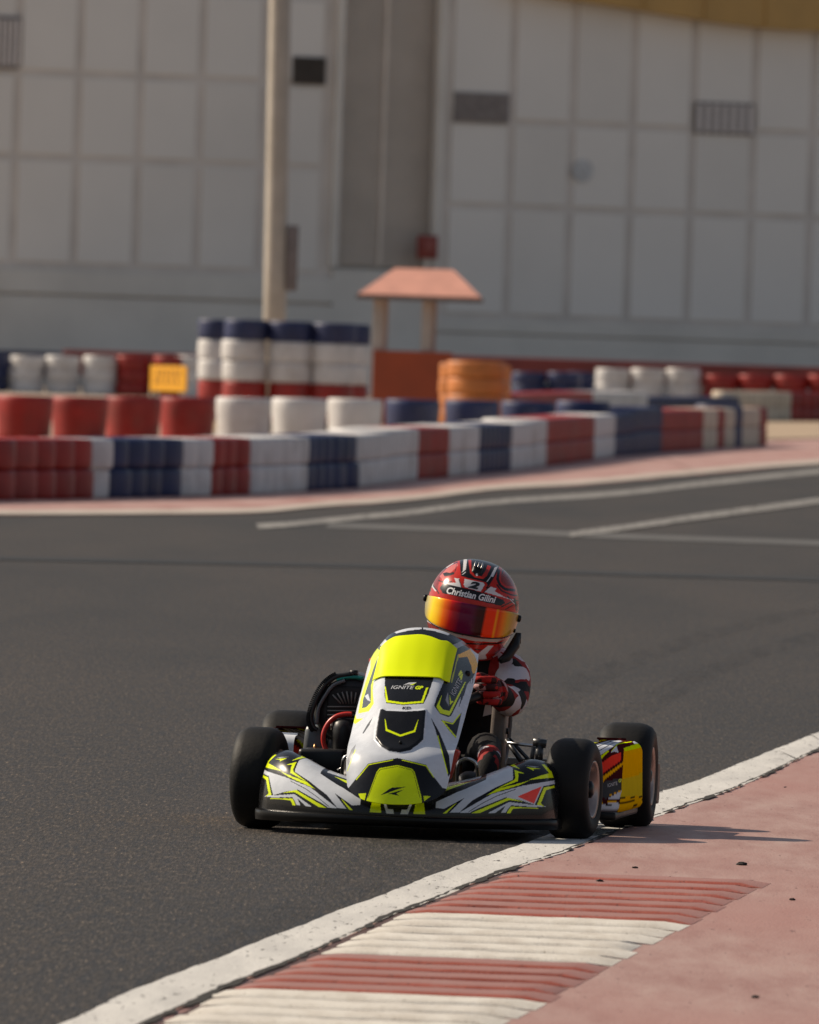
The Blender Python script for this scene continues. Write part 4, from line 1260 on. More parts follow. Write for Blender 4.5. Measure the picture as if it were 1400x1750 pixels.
print_text("maker_lettering", "GP", bvp, 1060, 1334.5, -12, 6, M['ink_yellow'], podR, 0.2, 0.03, 0.0009, 6)

# ------------------------------------------------------------------ chassis, axle, steering
mb = MB()
for s in (-1, 1):
    mb.tube(catmull([(s * 0.26, -0.22, 0.05), (s * 0.29, 0.0, 0.05), (s * 0.26, 0.3, 0.05), (s * 0.30, 0.7, 0.05), (s * 0.32, 1.05, 0.055)], 6), 0.014, 12)
for y_ in (-0.20, 0.22, 0.72, 1.04):
    mb.tube([(-0.28, y_, 0.05), (0.28, y_, 0.05)], 0.013, 12)
mb.build("chassis_frame", M['chassis'], kart)
MB().box((0, 0.08, 0.034), (0.54, 0.72, 0.006)).build("floor_tray", M['blackplastic'], kart, 0.001, False)
mb = MB(); mb.tube([(-0.42, 0.95, RR), (0.42, 0.95, RR)], 0.0135, 16); mb.build("rear_axle", M['chassis'], kart)
for s in (-1, 1):
    ax = MB(); ax.tube([(s * 0.29, 0.0, 0.115), (s * 0.40, 0.0, RF)], 0.011, 12); ax.tube([(s * 0.30, 0.0, 0.06), (s * 0.30, 0.0, 0.185)], 0.011, 12)
    ax.box((s * 0.285, 0.0, 0.17), (0.035, 0.05, 0.012)); ax.box((s * 0.285, 0.0, 0.075), (0.035, 0.05, 0.012))
    ax.build("stub_axle", M['steel'], kart)
    rod = MB(); rod.tube([(s * 0.31, 0.075, 0.10), (s * 0.03, 0.02, 0.10)], 0.006, 10); rod.build("tie_rod", M['steel'], kart)
# right hand bracket and bars seen between the fairing and the wheel
br = MB(); br.tube([L(868, 1270, 0.34), L(912, 1275, 0.34)], 0.0042, 10); br.build("side_bar", M['steel'], kart)
br = MB(); br.tube([L(912, 1268, 0.1), L(934, 1272, 0.1)], 0.011, 14); br.tube([L(921, 1262, 0.1), L(919, 1272, 0.1)], 0.004, 8)
br.tube([L(923, 1274, 0.1), L(921, 1305, 0.1)], 0.010, 12); br.tube([L(913, 1276, 0.12), L(908, 1306, 0.12)], 0.006, 10)
br.build("kingpin_bracket", M['chassis'], kart)
br = MB(); br.tube([L(866, 1265, 0.40), L(892, 1302, 0.36)], 0.0065, 10); br.tube([L(872, 1264, 0.44), L(905, 1300, 0.40)], 0.005, 10); br.build("seat_stay", M['chassis'], kart)
# rear protector
xs_ = np.linspace(-0.505, 0.505, 40); ys_ = 1.155 - 0.05 * (np.abs(xs_) / 0.505) ** 4
sweep("rear_bumper", xs_, ys_, [(-0.03, 0.075), (-0.03, 0.150), (-0.015, 0.165), (0.03, 0.165), (0.045, 0.150), (0.045, 0.075), (0.03, 0.062), (-0.015, 0.062)], M['blackplastic'], kart)
# steering wheel and column
swc = Vector((0.0, 0.225, 0.362)); tilt = math.radians(52)
SWR = 0.140
swm = Matrix.Translation(swc) @ Matrix.Rotation(-tilt + math.pi / 2 - 0.35, 4, 'X')
def sw_pt(a, r=SWR): return swm @ Vector((r * math.sin(a), r * math.cos(a) * 0.86, 0))
mb = MB(); mb.tube([sw_pt(2 * math.pi * k / 40) for k in range(40)], 0.0125, 12, closed=True); sw = mb.build("steering_wheel", M['blackplastic'], kart)
mb = MB()
for a in (math.pi / 2, -math.pi / 2, math.pi): mb.tube([swm @ Vector((0, 0, 0)), sw_pt(a)], 0.007, 8)
mb.build("wheel_spoke", M['blackplastic'], sw)
mb = MB(); mb.tube([swc, (0.0, 0.02, 0.09)], 0.010, 12); mb.build("steering_column", M['steel'], kart)
# pedals
for s, col in ((1, 'steel'), (-1, 'steel')):
    mb = MB(); x = s * 0.145
    mb.tube(catmull([(x - 0.025, -0.12, 0.05), (x - 0.025, -0.16, 0.17), (x - 0.012, -0.165, 0.195), (x + 0.012, -0.165, 0.195), (x + 0.025, -0.16, 0.17), (x + 0.025, -0.12, 0.05)], 5), 0.0045, 8)
    mb.build("pedal", M['steel'], kart)
# fuel tank between the legs
mb = MB(); mb.box((0.0, 0.22, 0.13), (0.18, 0.26, 0.18), None, 0.85); mb.build("fuel_tank", simple("tank_plastic", (0.03, 0.03, 0.032), 0.4, var=0.2), kart, 0.03)
mb = MB(); mb.lathe([(0, 0), (0.026, 0), (0.026, 0.025), (0, 0.025)], 16, Matrix.Translation((0.03, 0.18, 0.22)), closed=False); mb.build("tank_cap", M['hose_red'], kart)
mb = MB(); mb.box(L(773, 1307, -0.05), (0.016, 0.05, 0.075), Matrix.Rotation(0.30, 3, 'Y')); mb.build("footrest", simple("red_plastic", (0.75, 0.08, 0.05), 0.4), kart, 0.004)
# seat: moulded shell
n_u, n_v = 34, 30
G = np.zeros((n_v, n_u, 3))
for j in range(n_v):
    f = j / (n_v - 1)
    yc = np.interp(f, [0, .35, .55, 1], [0.42, 0.66, 0.80, 0.93]); zc = np.interp(f, [0, .35, .55, 1], [0.075, 0.045, 0.10, 0.38])
    hw = np.interp(f, [0, .35, .6, 1], [0.120, 0.130, 0.130, 0.110]); up = np.interp(f, [0, .35, .6, 1], [0.05, 0.14, 0.20, 0.04]); fw = np.interp(f, [0, .4, .7, 1], [0.0, 0.0, -0.12, -0.05])
    for i in range(n_u):
        a = -1 + 2 * i / (n_u - 1)
        G[j, i] = (0.02 + hw * math.sin(a * 1.45) / math.sin(1.45), yc + fw * abs(a) ** 2.4, zc + up * abs(a) ** 2.6)
G = gsm(gsm(G, 1.2, 0), 1.2, 1)
M['seat'] = simple("fibreglass_seat", (0.13, 0.105, 0.09), 0.45, var=0.25, scale=20, spec=0.3)
seat = grid_object("seat", G, None, M['seat'], kart)
s2 = seat.modifiers.new("thickness", 'SOLIDIFY'); s2.thickness = 0.010
mb = MB()
a, b = L(857, 1200, 0.46), L(848, 1320, 0.46)
mb.box((a + b) / 2, (0.036, 0.10, (a - b).length), Matrix.Rotation(0.05, 3, 'Y')); mb.build("seat_wing", M['seat'], kart, 0.012)
mb = MB(); p = L(866, 1250, 0.47); mb.lathe([(0, -0.006), (0.008, -0.006), (0.008, 0.006), (0, 0.006)], 10, Matrix.Translation(p) @ Matrix.Rotation(math.pi / 2, 4, 'Y'), closed=False); mb.build("seat_bolt", M['blackplastic'], kart)

# ------------------------------------------------------------------ engine on the driver's right
M['engine_black'] = simple("engine_black", (0.020, 0.020, 0.021), 0.42, 0.2, var=0.3, scale=25)
M['engine_fin'] = simple("engine_fin", (0.20, 0.19, 0.18), 0.45, 0.2, var=0.2, scale=25)
M['teal'] = simple("teal_anodised", (0.02, 0.22, 0.17), 0.3, 0.6, var=0.15, scale=20)
M['guard'] = simple("chain_guard", (0.11, 0.12, 0.13), 0.4, var=0.2, scale=15)
M['brass'] = simple("brass_fitting", (0.45, 0.26, 0.12), 0.35, 0.9, var=0.2)
M['silver'] = simple("silver_plug", (0.6, 0.58, 0.52), 0.35, 0.9)
EY = 0.55
ec = L(600, 1212, EY)
AX = Matrix.Rotation(math.pi / 2, 4, 'X')
mb = MB(); mb.lathe([(0, -0.075), (0.078, -0.075), (0.088, -0.062), (0.093, -0.02), (0.093, 0.10), (0, 0.10)], 40, Matrix.Translation(ec) @ Matrix.Rotation(-math.pi / 2, 4, 'X'), closed=False)
eng = mb.build("engine", M['engine_black'], kart)
mb = MB(); mb.box((ec.x + 0.02, EY + 0.06, 0.14), (0.15, 0.22, 0.17)); mb.build("crankcase", M['engine_black'], eng, 0.02)
# recessed face with a fan of fins
fy = EY - 0.078
mb = MB(); mb.box(L(596, 1212, fy + 0.01), (0.115, 0.02, 0.12)); mb.build("fin_recess", simple("recess_black", (0.008, 0.008, 0.008), 0.7), eng, 0.01)
for k in range(9):
    ut = 569 + k * 8.0; ub = 583 + k * 4.6
    vt_ = 1186 - 8 * math.sin(math.pi * min(1, (k + 0.8) / 8.0)); 
    mb = MB(); mb.tube([L(ut, vt_ + 4, fy - 0.006), L(ub, 1203, fy - 0.006)], 0.0020, 6); mb.build("cooling_fin", M['engine_fin'], eng)
for k in range(4):
    vv = 1208 + k * 7
    mb = MB(); mb.tube([L(560, vv, fy - 0.006), L(612, vv + 0.5, fy - 0.006)], 0.0018, 6); mb.build("cooling_fin", M['engine_fin'], eng)
mb = MB(); mb.tube(catmull([L(576, 1163, fy), L(590, 1159, fy), L(604, 1158, fy), L(622, 1160, fy)], 5), 0.0055, 10); mb.build("head_gasket_band", M['teal'], eng)
mb = MB(); mb.box(L(606, 1151, fy + 0.02), (0.018, 0.03, 0.016)); mb.tube(catmull([L(560, 1168, fy), L(575, 1156, fy), L(592, 1154, fy), L(604, 1151, fy)], 5), 0.006, 8); mb.build("cable_boot", M['engine_black'], eng)
# toothed belt round the left flank
arc = catmull([L(600, 1152, fy), L(575, 1157, fy), L(557, 1170, fy), L(544, 1190, fy), L(535, 1212, fy), L(532, 1230, fy), L(537, 1244, fy), L(543, 1248, fy)], 8)
mb = MB(); mb.tube(arc, 0.006, 8); belt = mb.build("toothed_belt", M['engine_black'], eng)
mb = MB()
for k in range(8, len(arc) - 4):
    for h_ in (0.0,):
        p = arc[k].lerp(arc[k + 1], h_)
        d = (p - ec); d.y = 0; d.normalize()
        mb.box(p + d * 0.0085, (0.0075, 0.012, 0.0034), Matrix.Rotation(-math.atan2(d.z, d.x), 3, 'Y'))
tag(mb.build("belt_teeth", M['rubber'], belt, smooth=False), kind='stuff')
mb = MB(); mb.tube(catmull([L(590, 1163, fy - .004), L(570, 1172, fy - .004), L(556, 1190, fy - .004), L(545, 1212, fy - .004), L(542, 1238, fy - .004)], 8), 0.0045, 8); mb.build("guard_rim", M['guard'], eng)
mb = MB(); p = L(541, 1268, EY); mb.box(p, (0.062, 0.10, 0.085), None, 0.82); mb.build("chain_guard", M['guard'], eng, 0.014)
mb = MB(); mb.tube(catmull([L(602, 1221, 0.40), L(590, 1221, 0.40), L(575, 1225, 0.40), L(562, 1236, 0.40), L(554, 1252, 0.40), L(553, 1268, 0.40), L(558, 1282, 0.40), L(566, 1291, 0.40), L(573, 1293, 0.40)], 6), 0.0062, 12)
mb.build("red_hose", M['hose_red'], eng)
cc = L(588, 1262, 0.46)
mb = MB(); mb.lathe([(0, -0.055), (0.030, -0.055), (0.030, 0.025), (0.026, 0.040), (0.015, 0.049), (0, 0.051)], 28, Matrix.Translation(cc), closed=False); mb.build("air_filter", M['engine_black'], eng)
mb = MB(); mb.tube([L(567, 1232, 0.42), L(567.5, 1248, 0.42)], 0.0032, 10); mb.build("plug_sleeve", M['silver'], eng)
mb = MB(); mb.tube([L(539, 1272, 0.46), L(538.5, 1279, 0.46), L(536, 1288, 0.46)], [0.003, 0.005, 0.0035], 8); mb.tube([L(532, 1281, 0.46), L(546, 1279, 0.46)], 0.003, 8); mb.build("brass_fitting", M['brass'], eng)
mb = MB(); mb.box(L(555, 1300, 0.42), (0.12, 0.14, 0.06)); mb.build("engine_mount", M['engine_black'], eng, 0.01)
mb = MB(); mb.tube([L(577, 1317, 0.15), L(592, 1309, 0.15)], 0.003, 8); mb.build("throttle_cable", M['steel'], kart)
mb = MB(); p = L(528, 1312, -0.10); mb.lathe([(0, -0.012), (0.011, -0.012), (0.013, 0.004), (0.008, 0.012), (0, 0.013)], 16, Matrix.Translation(p), closed=False); mb.tube([p, p + Vector((0.04, 0, -0.02))], 0.006, 8); mb.build("bumper_clamp", M['chassis'], kart)

# ================================================================== driver
driver = empty("person", KO, -PSI)
tag(driver, "kart driver in red, white and black race suit and red helmet steering the kart", "person")
def camo(name, scale, cols):
    m, nt, b = new_mat(name)
    vec = coords(nt)
    nz = nt.nodes.new("ShaderNodeTexNoise"); nz.inputs["Scale"].default_value = 9; nz.inputs["Detail"].default_value = 1
    nt.links.new(vec, nz.inputs["Vector"])
    add = nt.nodes.new("ShaderNodeMixRGB"); add.blend_type = 'ADD'; add.inputs[0].default_value = 0.06
    nt.links.new(vec, add.inputs[1]); nt.links.new(nz.outputs["Color"], add.inputs[2])
    vo = nt.nodes.new("ShaderNodeTexVoronoi"); vo.inputs["Scale"].default_value = scale
    nt.links.new(add.outputs[0], vo.inputs["Vector"])
    sep = nt.nodes.new("ShaderNodeSeparateColor"); nt.links.new(vo.outputs["Color"], sep.inputs[0])
    r = ramp(nt, cols, 'CONSTANT'); nt.links.new(sep.outputs[0], r.inputs[0])
    nt.links.new(r.outputs[0], b.inputs["Base Color"])
    b.inputs["Roughness"].default_value = 0.75
    b.inputs["Specular IOR Level"].default_value = 0.25
    n3 = noise(nt, vec, 45, 4, 0.6); bump(nt, b, n3, 0.5, 0.006)
    return m
M['suit'] = camo("race_suit_camo", 27, [(0.0, (0.28, 0.014, 0.013)), (0.30, (0.010, 0.009, 0.010)), (0.64, (0.60, 0.55, 0.57))])
M['glove'] = camo("race_glove", 60, [(0.0, (0.36, 0.012, 0.010)), (0.62, (0.04, 0.006, 0.006)), (0.93, (0.45, 0.25, 0.25))])
def skin_mesh(name, verts, edges, radii, root=0, sub=2):
    me = bpy.data.meshes.new(name); bm = bmesh.new()
    lay = bm.verts.layers.skin.verify()
    bv_ = []
    for i, (p, r) in enumerate(zip(verts, radii)):
        v = bm.verts.new(p); sk = v[lay]
        sk.radius = (r, r) if not isinstance(r, tuple) else r
        sk.use_root = (i == root); bv_.append(v)
    for a, b in edges: bm.edges.new((bv_[a], bv_[b]))
    bm.to_mesh(me); bm.free()
    ob = bpy.data.objects.new(name, me); COL.objects.link(ob)
    ob.modifiers.new("s", 'SKIN'); m2 = ob.modifiers.new("u", 'SUBSURF'); m2.levels = m2.render_levels = sub
    dg = bpy.context.evaluated_depsgraph_get()
    out = bpy.data.meshes.new_from_object(ob.evaluated_get(dg))
    bpy.data.objects.remove(ob); bpy.data.meshes.remove(me)
    out.name = name
    out.polygons.foreach_set("use_smooth", [True] * len(out.polygons))
    return out
HR = Vector((0.136, 0.212, 0.362)); HL = Vector((-0.116, 0.215, 0.398))
shR = Vector((0.175, 0.585, 0.415)); shL = Vector((-0.055, 0.60, 0.43))
elR = L(876, 1204, 0.43); elL = Vector((-0.165, 0.47, 0.33))
V = [(0.01, 0.74, 0.135), (0.03, 0.72, 0.24), (0.055, 0.66, 0.35), (0.065, 0.61, 0.43), (0.068, 0.58, 0.48), (0.067, 0.565, 0.55),   # pelvis .. head
     tuple(shR), tuple(elR), tuple(HR + Vector((0.022, 0.062, -0.004))),
     tuple(shL), tuple(elL), tuple(HL + Vector((-0.018, 0.062, -0.004))),
     (0.09, 0.66, 0.12), (0.135, 0.34, 0.215), L(838, 1298, 0.06), (0.150, -0.045, 0.075), (0.148, -0.115, 0.115),
     (-0.08, 0.66, 0.12), (-0.15, 0.34, 0.235), (-0.16, 0.06, 0.15), (-0.150, -0.045, 0.075), (-0.148, -0.115, 0.115)]
Ed = [(0, 1), (1, 2), (2, 3), (3, 4), (4, 5), (3, 6), (6, 7), (7, 8), (3, 9), (9, 10), (10, 11), (0, 12), (12, 13), (13, 14), (14, 15), (15, 16), (0, 17), (17, 18), (18, 19), (19, 20), (20, 21)]
Rd = [0.105, (0.115, 0.09), (0.125, 0.09), (0.085, 0.07), 0.05, 0.07, 0.056, 0.044, 0.031, 0.056, 0.043, 0.028, 0.065, 0.046, 0.030, 0.030, 0.026, 0.07, 0.052, 0.040, 0.033, 0.028]
body = link("body", skin_mesh("body", [tuple(v) for v in V], Ed, Rd, 0), M['suit'], driver)
M['suit_black'] = simple("race_suit_black", (0.010, 0.009, 0.010), 0.8, var=0.4, scale=30, spec=0.2, bumpy=0.3)
body.data.materials.append(M['suit_black'])
for pl in body.data.polygons:
    c_p = pl.center
    sleeve = (c_p.x > 0.115 and c_p.z > 0.27 and c_p.y > 0.24) or (c_p.x < -0.045 and c_p.z > 0.29)
    shin = 0.035 < c_p.y < 0.115 and c_p.x > 0
    pl.material_index = 0 if (sleeve or shin) else 1
def hand(name, c, s, knuckle):
    verts = []; edges = []; rad = []
    def chain(pts, rs, start=None):
        prev = start
        for p, r in zip(pts, rs):
            verts.append(tuple(p)); rad.append(r); i = len(verts) - 1
            if prev is not None: edges.append((prev, i))
            prev = i
        return prev
    w0 = chain([c + Vector((s * 0.022, 0.070, -0.004)), c + Vector((s * 0.024, 0.040, 0.0))], [0.027, (0.026, 0.019)])
    for k in range(4):
        dz = (1.5 - k) * 0.0185; dl = (0.94, 1.0, 0.96, 0.82)[k]
        sh = -0.22 * dz
        chain([c + Vector((s * (0.030 + sh), 0.022, dz)), c + Vector((s * (0.038 + sh), -0.004, dz)), c + Vector((s * (0.026 + sh), -0.030 * dl, dz * 1.02)), c + Vector((s * (0.000 + sh), -0.036 * dl, dz)), c + Vector((s * (-0.016 + sh), -0.022 * dl, dz * 0.98))],
              [0.0105, 0.0102, 0.0098, 0.0092, 0.0082], w0)
    chain([c + Vector((s * 0.010, 0.034, 0.026)), c + Vector((-s * 0.008, 0.016, 0.036)), c + Vector((-s * 0.020, -0.006, 0.030))], [0.0125, 0.011, 0.0095], w0)
    return link(name, skin_mesh(name, verts, edges, rad, 0), M['glove'], driver)
hand("glove", HR, 1, 0); hand("glove", HL, -1, 0)
mb = MB(); mb.tube([HR + Vector((0.022, 0.078, -0.004)), HR + Vector((0.021, 0.052, -0.004))], [0.036, 0.033], 20); mb.build("glove_cuff", M['glove'], driver)
mb = MB(); mb.tube([HL + Vector((-0.018, 0.078, -0.004)), HL + Vector((-0.018, 0.052, -0.004))], [0.036, 0.033], 20); mb.build("glove_cuff", M['glove'], driver)
M['boot'] = simple("race_boot", (0.016, 0.015, 0.016), 0.5, var=0.3, scale=20)
for s in (-1, 1):
    bt = skin_mesh("boot", [(s * 0.152, -0.02, 0.10), (s * 0.150, -0.045, 0.060), (s * 0.148, -0.085, 0.085), (s * 0.147, -0.125, 0.135), (s * 0.147, -0.138, 0.165)], [(0, 1), (1, 2), (2, 3), (3, 4)], [0.038, 0.036, 0.034, 0.036, 0.026], 0)
    link("boot", bt, M['boot'], driver)
# collar
mb = MB(); mb.tube([(0.067, 0.585, 0.445), (0.067, 0.578, 0.475)], [0.078, 0.068], 28); mb.build("collar", simple("collar_red", (0.30, 0.014, 0.012), 0.7, var=0.2, scale=30), driver)
# arm badge
# ------------------------------------------------------------------ helmet
hc = L(808, 1041, 0.55)
HM = Matrix.Translation(hc) @ Matrix.Rotation(math.radians(9.5), 4, 'Y') @ Matrix.Rotation(PSI - math.radians(2), 4, 'Z') @ Matrix.Rotation(math.radians(4), 4, 'X')
def shell(th, ph, off=0.0):
    """helmet surface in its own frame; th = 0 looks forward (-y)"""
    dx, dy, dz = np.sin(th) * np.cos(ph), -np.cos(th) * np.cos(ph), np.sin(ph)
    e = 2.25
    axx, ayf, ayb, azt, azb = 0.1165, 0.138, 0.135, 0.1265, 0.140
    A = np.where(dy < 0, ayf, ayb); Z = np.where(dz > 0, azt, azb)
    r = (np.abs(dx / axx) ** e + np.abs(dy / A) ** e + np.abs(dz / Z) ** e) ** (-1 / e)
    low = np.clip(-ph / 0.75, 0, 1)
    chin = low * np.clip(np.cos(th), 0, 1) ** 1.5
    r = r + off
    x = dx * r * (1 - 0.05 * low); y = dy * r - 0.016 * chin; z = dz * r
    return np.stack([x, y, z], -1)
nt_, np_ = 420, 250
TH, PH = np.meshgrid(np.linspace(-math.pi, math.pi, nt_, endpoint=False), np.linspace(-0.92, math.pi / 2 - 1e-4, np_))
G = shell(TH, PH)
Rm = np.array(HM.to_3x3()); Tm = np.array(HM.translation)
Gk = G @ Rm.T + Tm
H_RED = (0.50, 0.020, 0.011); H_DRED = (0.24, 0.018, 0.012); H_WH = (0.70, 0.68, 0.68); H_CR = (0.52, 0.44, 0.38)
hit = [
    (H_DRED, [(735, 1003), (745, 985), (760, 972), (772, 964), (768, 972), (752, 990), (748, 1010)]),
    ((0.62, 0.16, 0.14), [(752, 985), (764, 972), (780, 962), (784, 966), (774, 976), (762, 984), (757, 992)]),
    (K_BLACK, [(757, 980), (764, 978), (770, 979.5), (776, 977), (777, 981), (770, 984), (760, 985)]),
    (K_BLACK, [(781, 962), (780, 974), (775, 984), (779, 972)]),
    (K_BLACK, [(786, 948), (800, 945), (830, 945), (856, 965), (848, 982), (839, 997), (833, 1006), (826, 1006), (794, 992), (789, 986), (787, 972)]),
    (H_WH, [(793, 956), (799, 956), (796.5, 974), (791.5, 976)]), (H_WH, [(846, 970), (851.5, 968), (843.5, 986), (838.5, 985)]),
    (H_RED, [(801, 957), (806, 957), (806, 972), (812, 984), (824, 985), (830, 976), (834, 966), (840, 968), (833, 984), (826, 990), (812, 987), (804, 980)]),
    (H_WH, [(814, 975), (817, 975), (817, 984), (814, 985)]),
    (H_WH, [(790, 978), (794, 975)], 1.2), (H_WH, [(791, 982), (796, 978)], 1.2), (H_WH, [(836, 990), (839, 986)], 1.2), (H_WH, [(833, 994), (836, 990)], 1.2),
    (H_RED, [(789, 985), (797, 987), (831, 995), (834, 1000), (825, 1014), (795, 1005), (789, 1001)]),
    (H_WH, [(794.5, 989.5), (826.5, 996), (829, 999), (822, 1011.5), (796, 1004), (793, 1000)]),
    (H_WH, [(777, 988), (785.7, 989), (789, 1004), (764, 998), (767, 996), (780, 996)]),
    (H_WH, [(839, 1003), (849, 1005.7), (846, 1011), (861, 1019), (856, 1020), (828, 1012)]),
    (K_BLACK, [(853, 975), (851, 990), (855, 1000), (864, 1007), (879, 1009)], 4.5), (K_BLACK, [(861, 972), (858, 986), (868, 994), (880, 996)], 2.6),
    ((0.62, 0.10, 0.05), [(861, 990), (868, 984), (874, 990), (870, 998)]), (K_BLACK, [(858, 968), (866, 978), (874, 984)], 3.0),
    (H_WH, [(846, 1014), (862, 1021), (884, 1027)], 1.4), (H_WH, [(852, 964), (866, 974), (878, 988)], 1.0),
    (K_BLACK, [(858, 1037), (872, 1030), (886, 1026)], 2.0), (K_BLACK, [(864, 1042), (878, 1034)], 1.6), (K_BLACK, [(880, 1024), (884, 1044)], 3.5),
    (K_BLACK, [(740, 1000), (748, 1010), (750, 1014)], 2.0), (H_WH, [(741, 993), (739, 1002), (745, 1010)], 2.0), (K_BLACK, [(744, 988), (738, 1000)], 1.6),
    (K_BLACK, [(746, 985), (756, 975), (770, 966), (782, 961)], 1.6), (K_BLACK, [(750, 992), (760, 996), (772, 994)], 2.0), (H_WH, [(764, 970), (775, 963)], 1.2),
    (K_BLACK, [(866, 984), (872, 980), (880, 990)], 2.2), (K_BLACK, [(850, 1000), (858, 1010), (872, 1016), (884, 1018)], 2.4), (H_DRED, [(856, 982), (866, 978), (876, 990), (880, 1002), (866, 1002), (857, 994)]),
    (K_BLACK, [(868, 1020), (886, 1036)], 2.4), (H_WH, [(872, 1024), (880, 1032)], 1.2), (K_BLACK, [(785, 990), (790, 1006)], 1.6), (K_BLACK, [(838, 1002), (826, 1014)], 1.6),
    (K_BLACK, [(740, 986), (735, 1000), (736, 1010)], 2.2),
    (K_BLACK, [(757, 998), (766, 998.5), (810, 1008.6), (847, 1020), (861, 1025.7), (864, 1031), (856, 1035.5), (810, 1025), (757, 1014), (752, 1005)]),
    # below the visor
    (H_WH, [(724, 1046), (731, 1048), (743, 1058), (758, 1071), (753, 1074), (735, 1066), (724, 1058)]),
    (H_CR, [(753, 1070), (766, 1078), (790, 1086), (824, 1092), (868, 1092), (872, 1088), (850, 1098), (812, 1096), (776, 1088), (750, 1076)]),
    (K_BLACK, [(744, 1060), (760, 1066), (800, 1077), (838, 1083), (840, 1087), (812, 1089), (778, 1083), (757, 1074), (746, 1066)]),
    (K_BLACK, [(790, 1100), (822, 1101), (850, 1100), (872, 1096)], 2.6), (K_BLACK, [(812, 1110), (828, 1112), (836, 1106)], 1.6),
    (H_WH, [(834, 1104), (844, 1104), (830, 1120), (833, 1126), (815, 1131), (811, 1123)]),
    (K_BLACK, [(846, 1118), (856, 1110)], 1.6), (K_BLACK, [(806, 1131), (835, 1128), (862, 1122), (866, 1140), (800, 1145)]),
    (H_DRED, [(726, 1060), (740, 1068), (752, 1078), (740, 1082), (728, 1076)]),
]
C = paint(image_xy(Gk), H_RED, hit)
back = Gk.reshape(-1, 3)[:, 1] > hc.y + 0.06
C[back] = H_RED
M['helmet'] = print_mat("helmet_lacquer", 0.25, 0.15, 0.25)
helmet = grid_object("helmet", G, C, M['helmet'], driver, wrap=True)
helmet.matrix_local = HM
bm = bmesh.new(); bm.from_mesh(helmet.data); bmesh.ops.recalc_face_normals(bm, faces=bm.faces); bm.to_mesh(helmet.data); bm.free()
MI = HM.inverted()
bvhel = bvh_grid(np.concatenate([Gk, Gk[:, :1]], 1)[:, 60:360])
# visor: mirror tint and its reflections painted into one colour ramp
tv = np.linspace(-1.42, 1.42, 150)
G = np.zeros((40, 150, 3))
ftop = 0.185 - 0.075 * (np.abs(tv) / 1.42) ** 2.2; fbot = -0.365 + 0.07 * (np.abs(tv) / 1.42) ** 2
for j in range(40):
    f = j / 39
    G[j] = shell(tv, fbot + (ftop - fbot) * f, 0.0042 * (1 - (2 * f - 1) ** 10 * 0.4))
m, nt, b = new_mat("visor_mirror")
vec = coords(nt); sp = nt.nodes.new("ShaderNodeSeparateXYZ"); nt.links.new(vec, sp.inputs[0])
mr = nt.nodes.new("ShaderNodeMapRange"); mr.inputs[1].default_value = -0.12; mr.inputs[2].default_value = 0.12
nt.links.new(sp.outputs[0], mr.inputs[0])
def vp(px): return (px / 680.0 + 0.12) / 0.24
r = ramp(nt, [(vp(-78), (0.42, 0.36, 0.16)), (vp(-67), (0.98, 0.70, 0.008)), (vp(-56), (1.0, 0.52, 0.005)), (vp(-46), (1.0, 0.17, 0.004)), (vp(-34), (0.78, 0.02, 0.012)), (vp(-16), (0.17, 0.006, 0.04)),
              (vp(4), (0.13, 0.008, 0.045)), (vp(14), (0.06, 0.010, 0.012)), (vp(24), (0.035, 0.009, 0.006)), (vp(28), (1.0, 0.045, 0.003)), (vp(43), (1.0, 0.04, 0.003)), (vp(46), (1.0, 0.36, 0.01)), (vp(50), (0.80, 0.05, 0.004)), (vp(58), (0.90, 0.22, 0.01)), (vp(66), (0.62, 0.36, 0.03)), (vp(76), (0.42, 0.27, 0.07))])
nt.links.new(mr.outputs[0], r.inputs[0]); nt.links.new(r.outputs[0], b.inputs["Base Color"])
b.inputs["Roughness"].default_value = 0.2; b.inputs["Metallic"].default_value = 0.0; b.inputs["Specular IOR Level"].default_value = 0.25; b.inputs["Coat Weight"].default_value = 0.0; b.inputs["Coat Roughness"].default_value = 0.03
visor = grid_object("visor", G, None, m, helmet)
bm = bmesh.new(); bm.from_mesh(visor.data); bmesh.ops.recalc_face_normals(bm, faces=bm.faces)
bm.to_mesh(visor.data); bm.free()
sv = visor.modifiers.new("thickness", 'SOLIDIFY'); sv.thickness = 0.002; sv.offset = 0
# lower rim seal
mb = MB(); mb.tube([tuple(p) for p in shell(tv, fbot - 0.012, 0.002)], 0.0022, 8); mb.build("visor_seal", M['blackplastic'], helmet)
for th, ph in ((-1.33, 0.06), (1.33, 0.02)):
    p = shell(np.array([th]), np.array([ph]), 0.004)[0]
    mb = MB(); mb.lathe([(0, -0.004), (0.009, -0.004), (0.009, 0.006), (0.006, 0.009), (0, 0.009)], 16, Matrix.Translation(Vector(p)) @ Matrix.Rotation(math.copysign(math.pi / 2, th), 4, 'Y'), closed=False); mb.build("visor_pivot", M['blackgloss'], helmet)
p = shell(np.array([1.30]), np.array([-0.24]), 0.005)[0]
mb = MB(); mb.lathe([(0, -0.003), (0.005, -0.003), (0.005, 0.004), (0, 0.004)], 12, Matrix.Translation(Vector(p)) @ Matrix.Rotation(math.pi / 2, 4, 'Y'), closed=False); mb.build("visor_screw", M['blackgloss'], helmet)
print_text("name_lettering", "Christian Gilini", bvhel, 806, 1017.2, 11.5, 85, M['ink_white'], helmet, 0.18, 0.030, 0.0008, 12, MI)
print_text("race_number", "2", bvhel, 810.5, 1000.3, 11.5, 19, M['ink_black'], helmet, 0.25, 0.06, 0.0008, 12.5, MI)
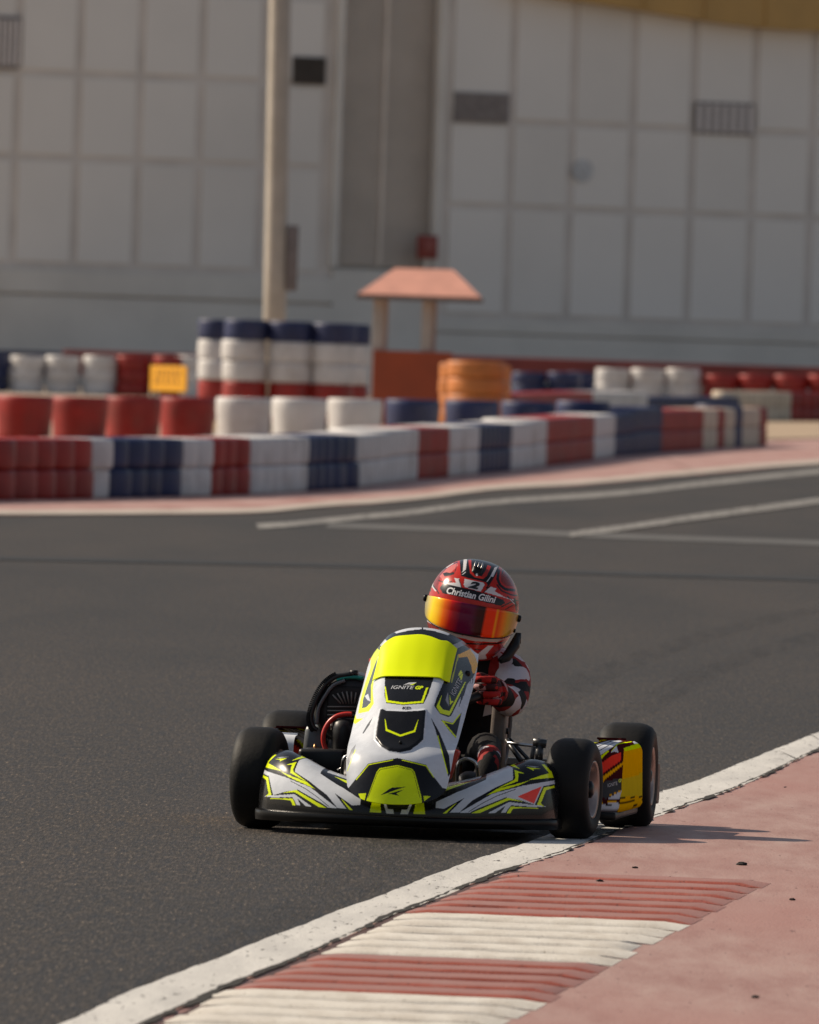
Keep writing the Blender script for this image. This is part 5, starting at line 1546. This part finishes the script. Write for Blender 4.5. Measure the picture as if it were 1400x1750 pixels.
# top vent
def on_helmet(u, v, off): return MI @ onto(bvhel, u, v, off)
pv_ = on_helmet(817, 973, -0.002)
mb = MB(); mb.box((0, 0, 0), (0.034, 0.046, 0.018), None, 0.7); mb.build("crown_vent", M['blackplastic'], helmet, 0.006, loc=pv_, rot=(0.75, 0.08, 0))
for k in (-1, 0, 1):
    mb = MB(); mb.box((0.009 * k, 0.006, 0.012), (0.005, 0.018, 0.006)); mb.build("vent_slot", M['steel'], helmet, 0.001, loc=pv_, rot=(0.75, 0.08, 0))
# chin strap clip and breather on the helmet's left cheek
mb = MB(); mb.tube([MI @ L(886, 1084, 0.52), MI @ L(880, 1103, 0.50), MI @ L(866, 1124, 0.48), MI @ L(855, 1130, 0.47)], [0.007, 0.014, 0.013, 0.008], 12); mb.build("cheek_breather", M['blackplastic'], helmet)
mb = MB(); mb.tube([MI @ L(888, 1083, 0.52), MI @ L(887, 1100, 0.51)], 0.0055, 10); mb.build("strap_end", M['blackgloss'], helmet)

# ------------------------------------------------------------------ rubber crumbs on the run-off
M['crumb'] = simple("rubber_crumb", (0.02, 0.017, 0.016), 0.8, var=0.4, scale=60)
spots = [(1268, 1479, .008, "largest dark rubber crumb lying on the red run-off"), (1355, 1539, .005, "small rubber crumb near the right edge of the run-off"), (1086, 1484, .0045, "rubber crumb on the run-off right of the kart"),
         (1291, 1706, .005, "flat rubber crumb at the lower right of the run-off"), (1098, 1519, .005, "rubber crumb lying on the far red ridges"),
         (1025, 1507, .006, "rubber crumb at the far end of the kerb"), (1146, 1501, .004, "rubber crumb just behind the kerb's far end"), (1342, 1346, .003, "tiny rubber crumb far up the run-off")]
for i, (u, v, r, lab) in enumerate(spots):
    p = gnd(u, v, 0.008 if i != 5 else 0.02)
    bm = bmesh.new(); bmesh.ops.create_icosphere(bm, subdivisions=2, radius=r)
    for vv in bm.verts:
        vv.co *= 1 + rng.normal() * 0.18
        vv.co.z *= 0.6; vv.co.x *= 1.5
    me = bpy.data.meshes.new("rubber_crumb"); bm.to_mesh(me); bm.free()
    o = link("rubber_crumb", me, M['crumb'], None, (p.x, p.y, p.z + r * 0.45))
    tag(o, lab, "rubber crumb", "rubber crumbs on the run-off")
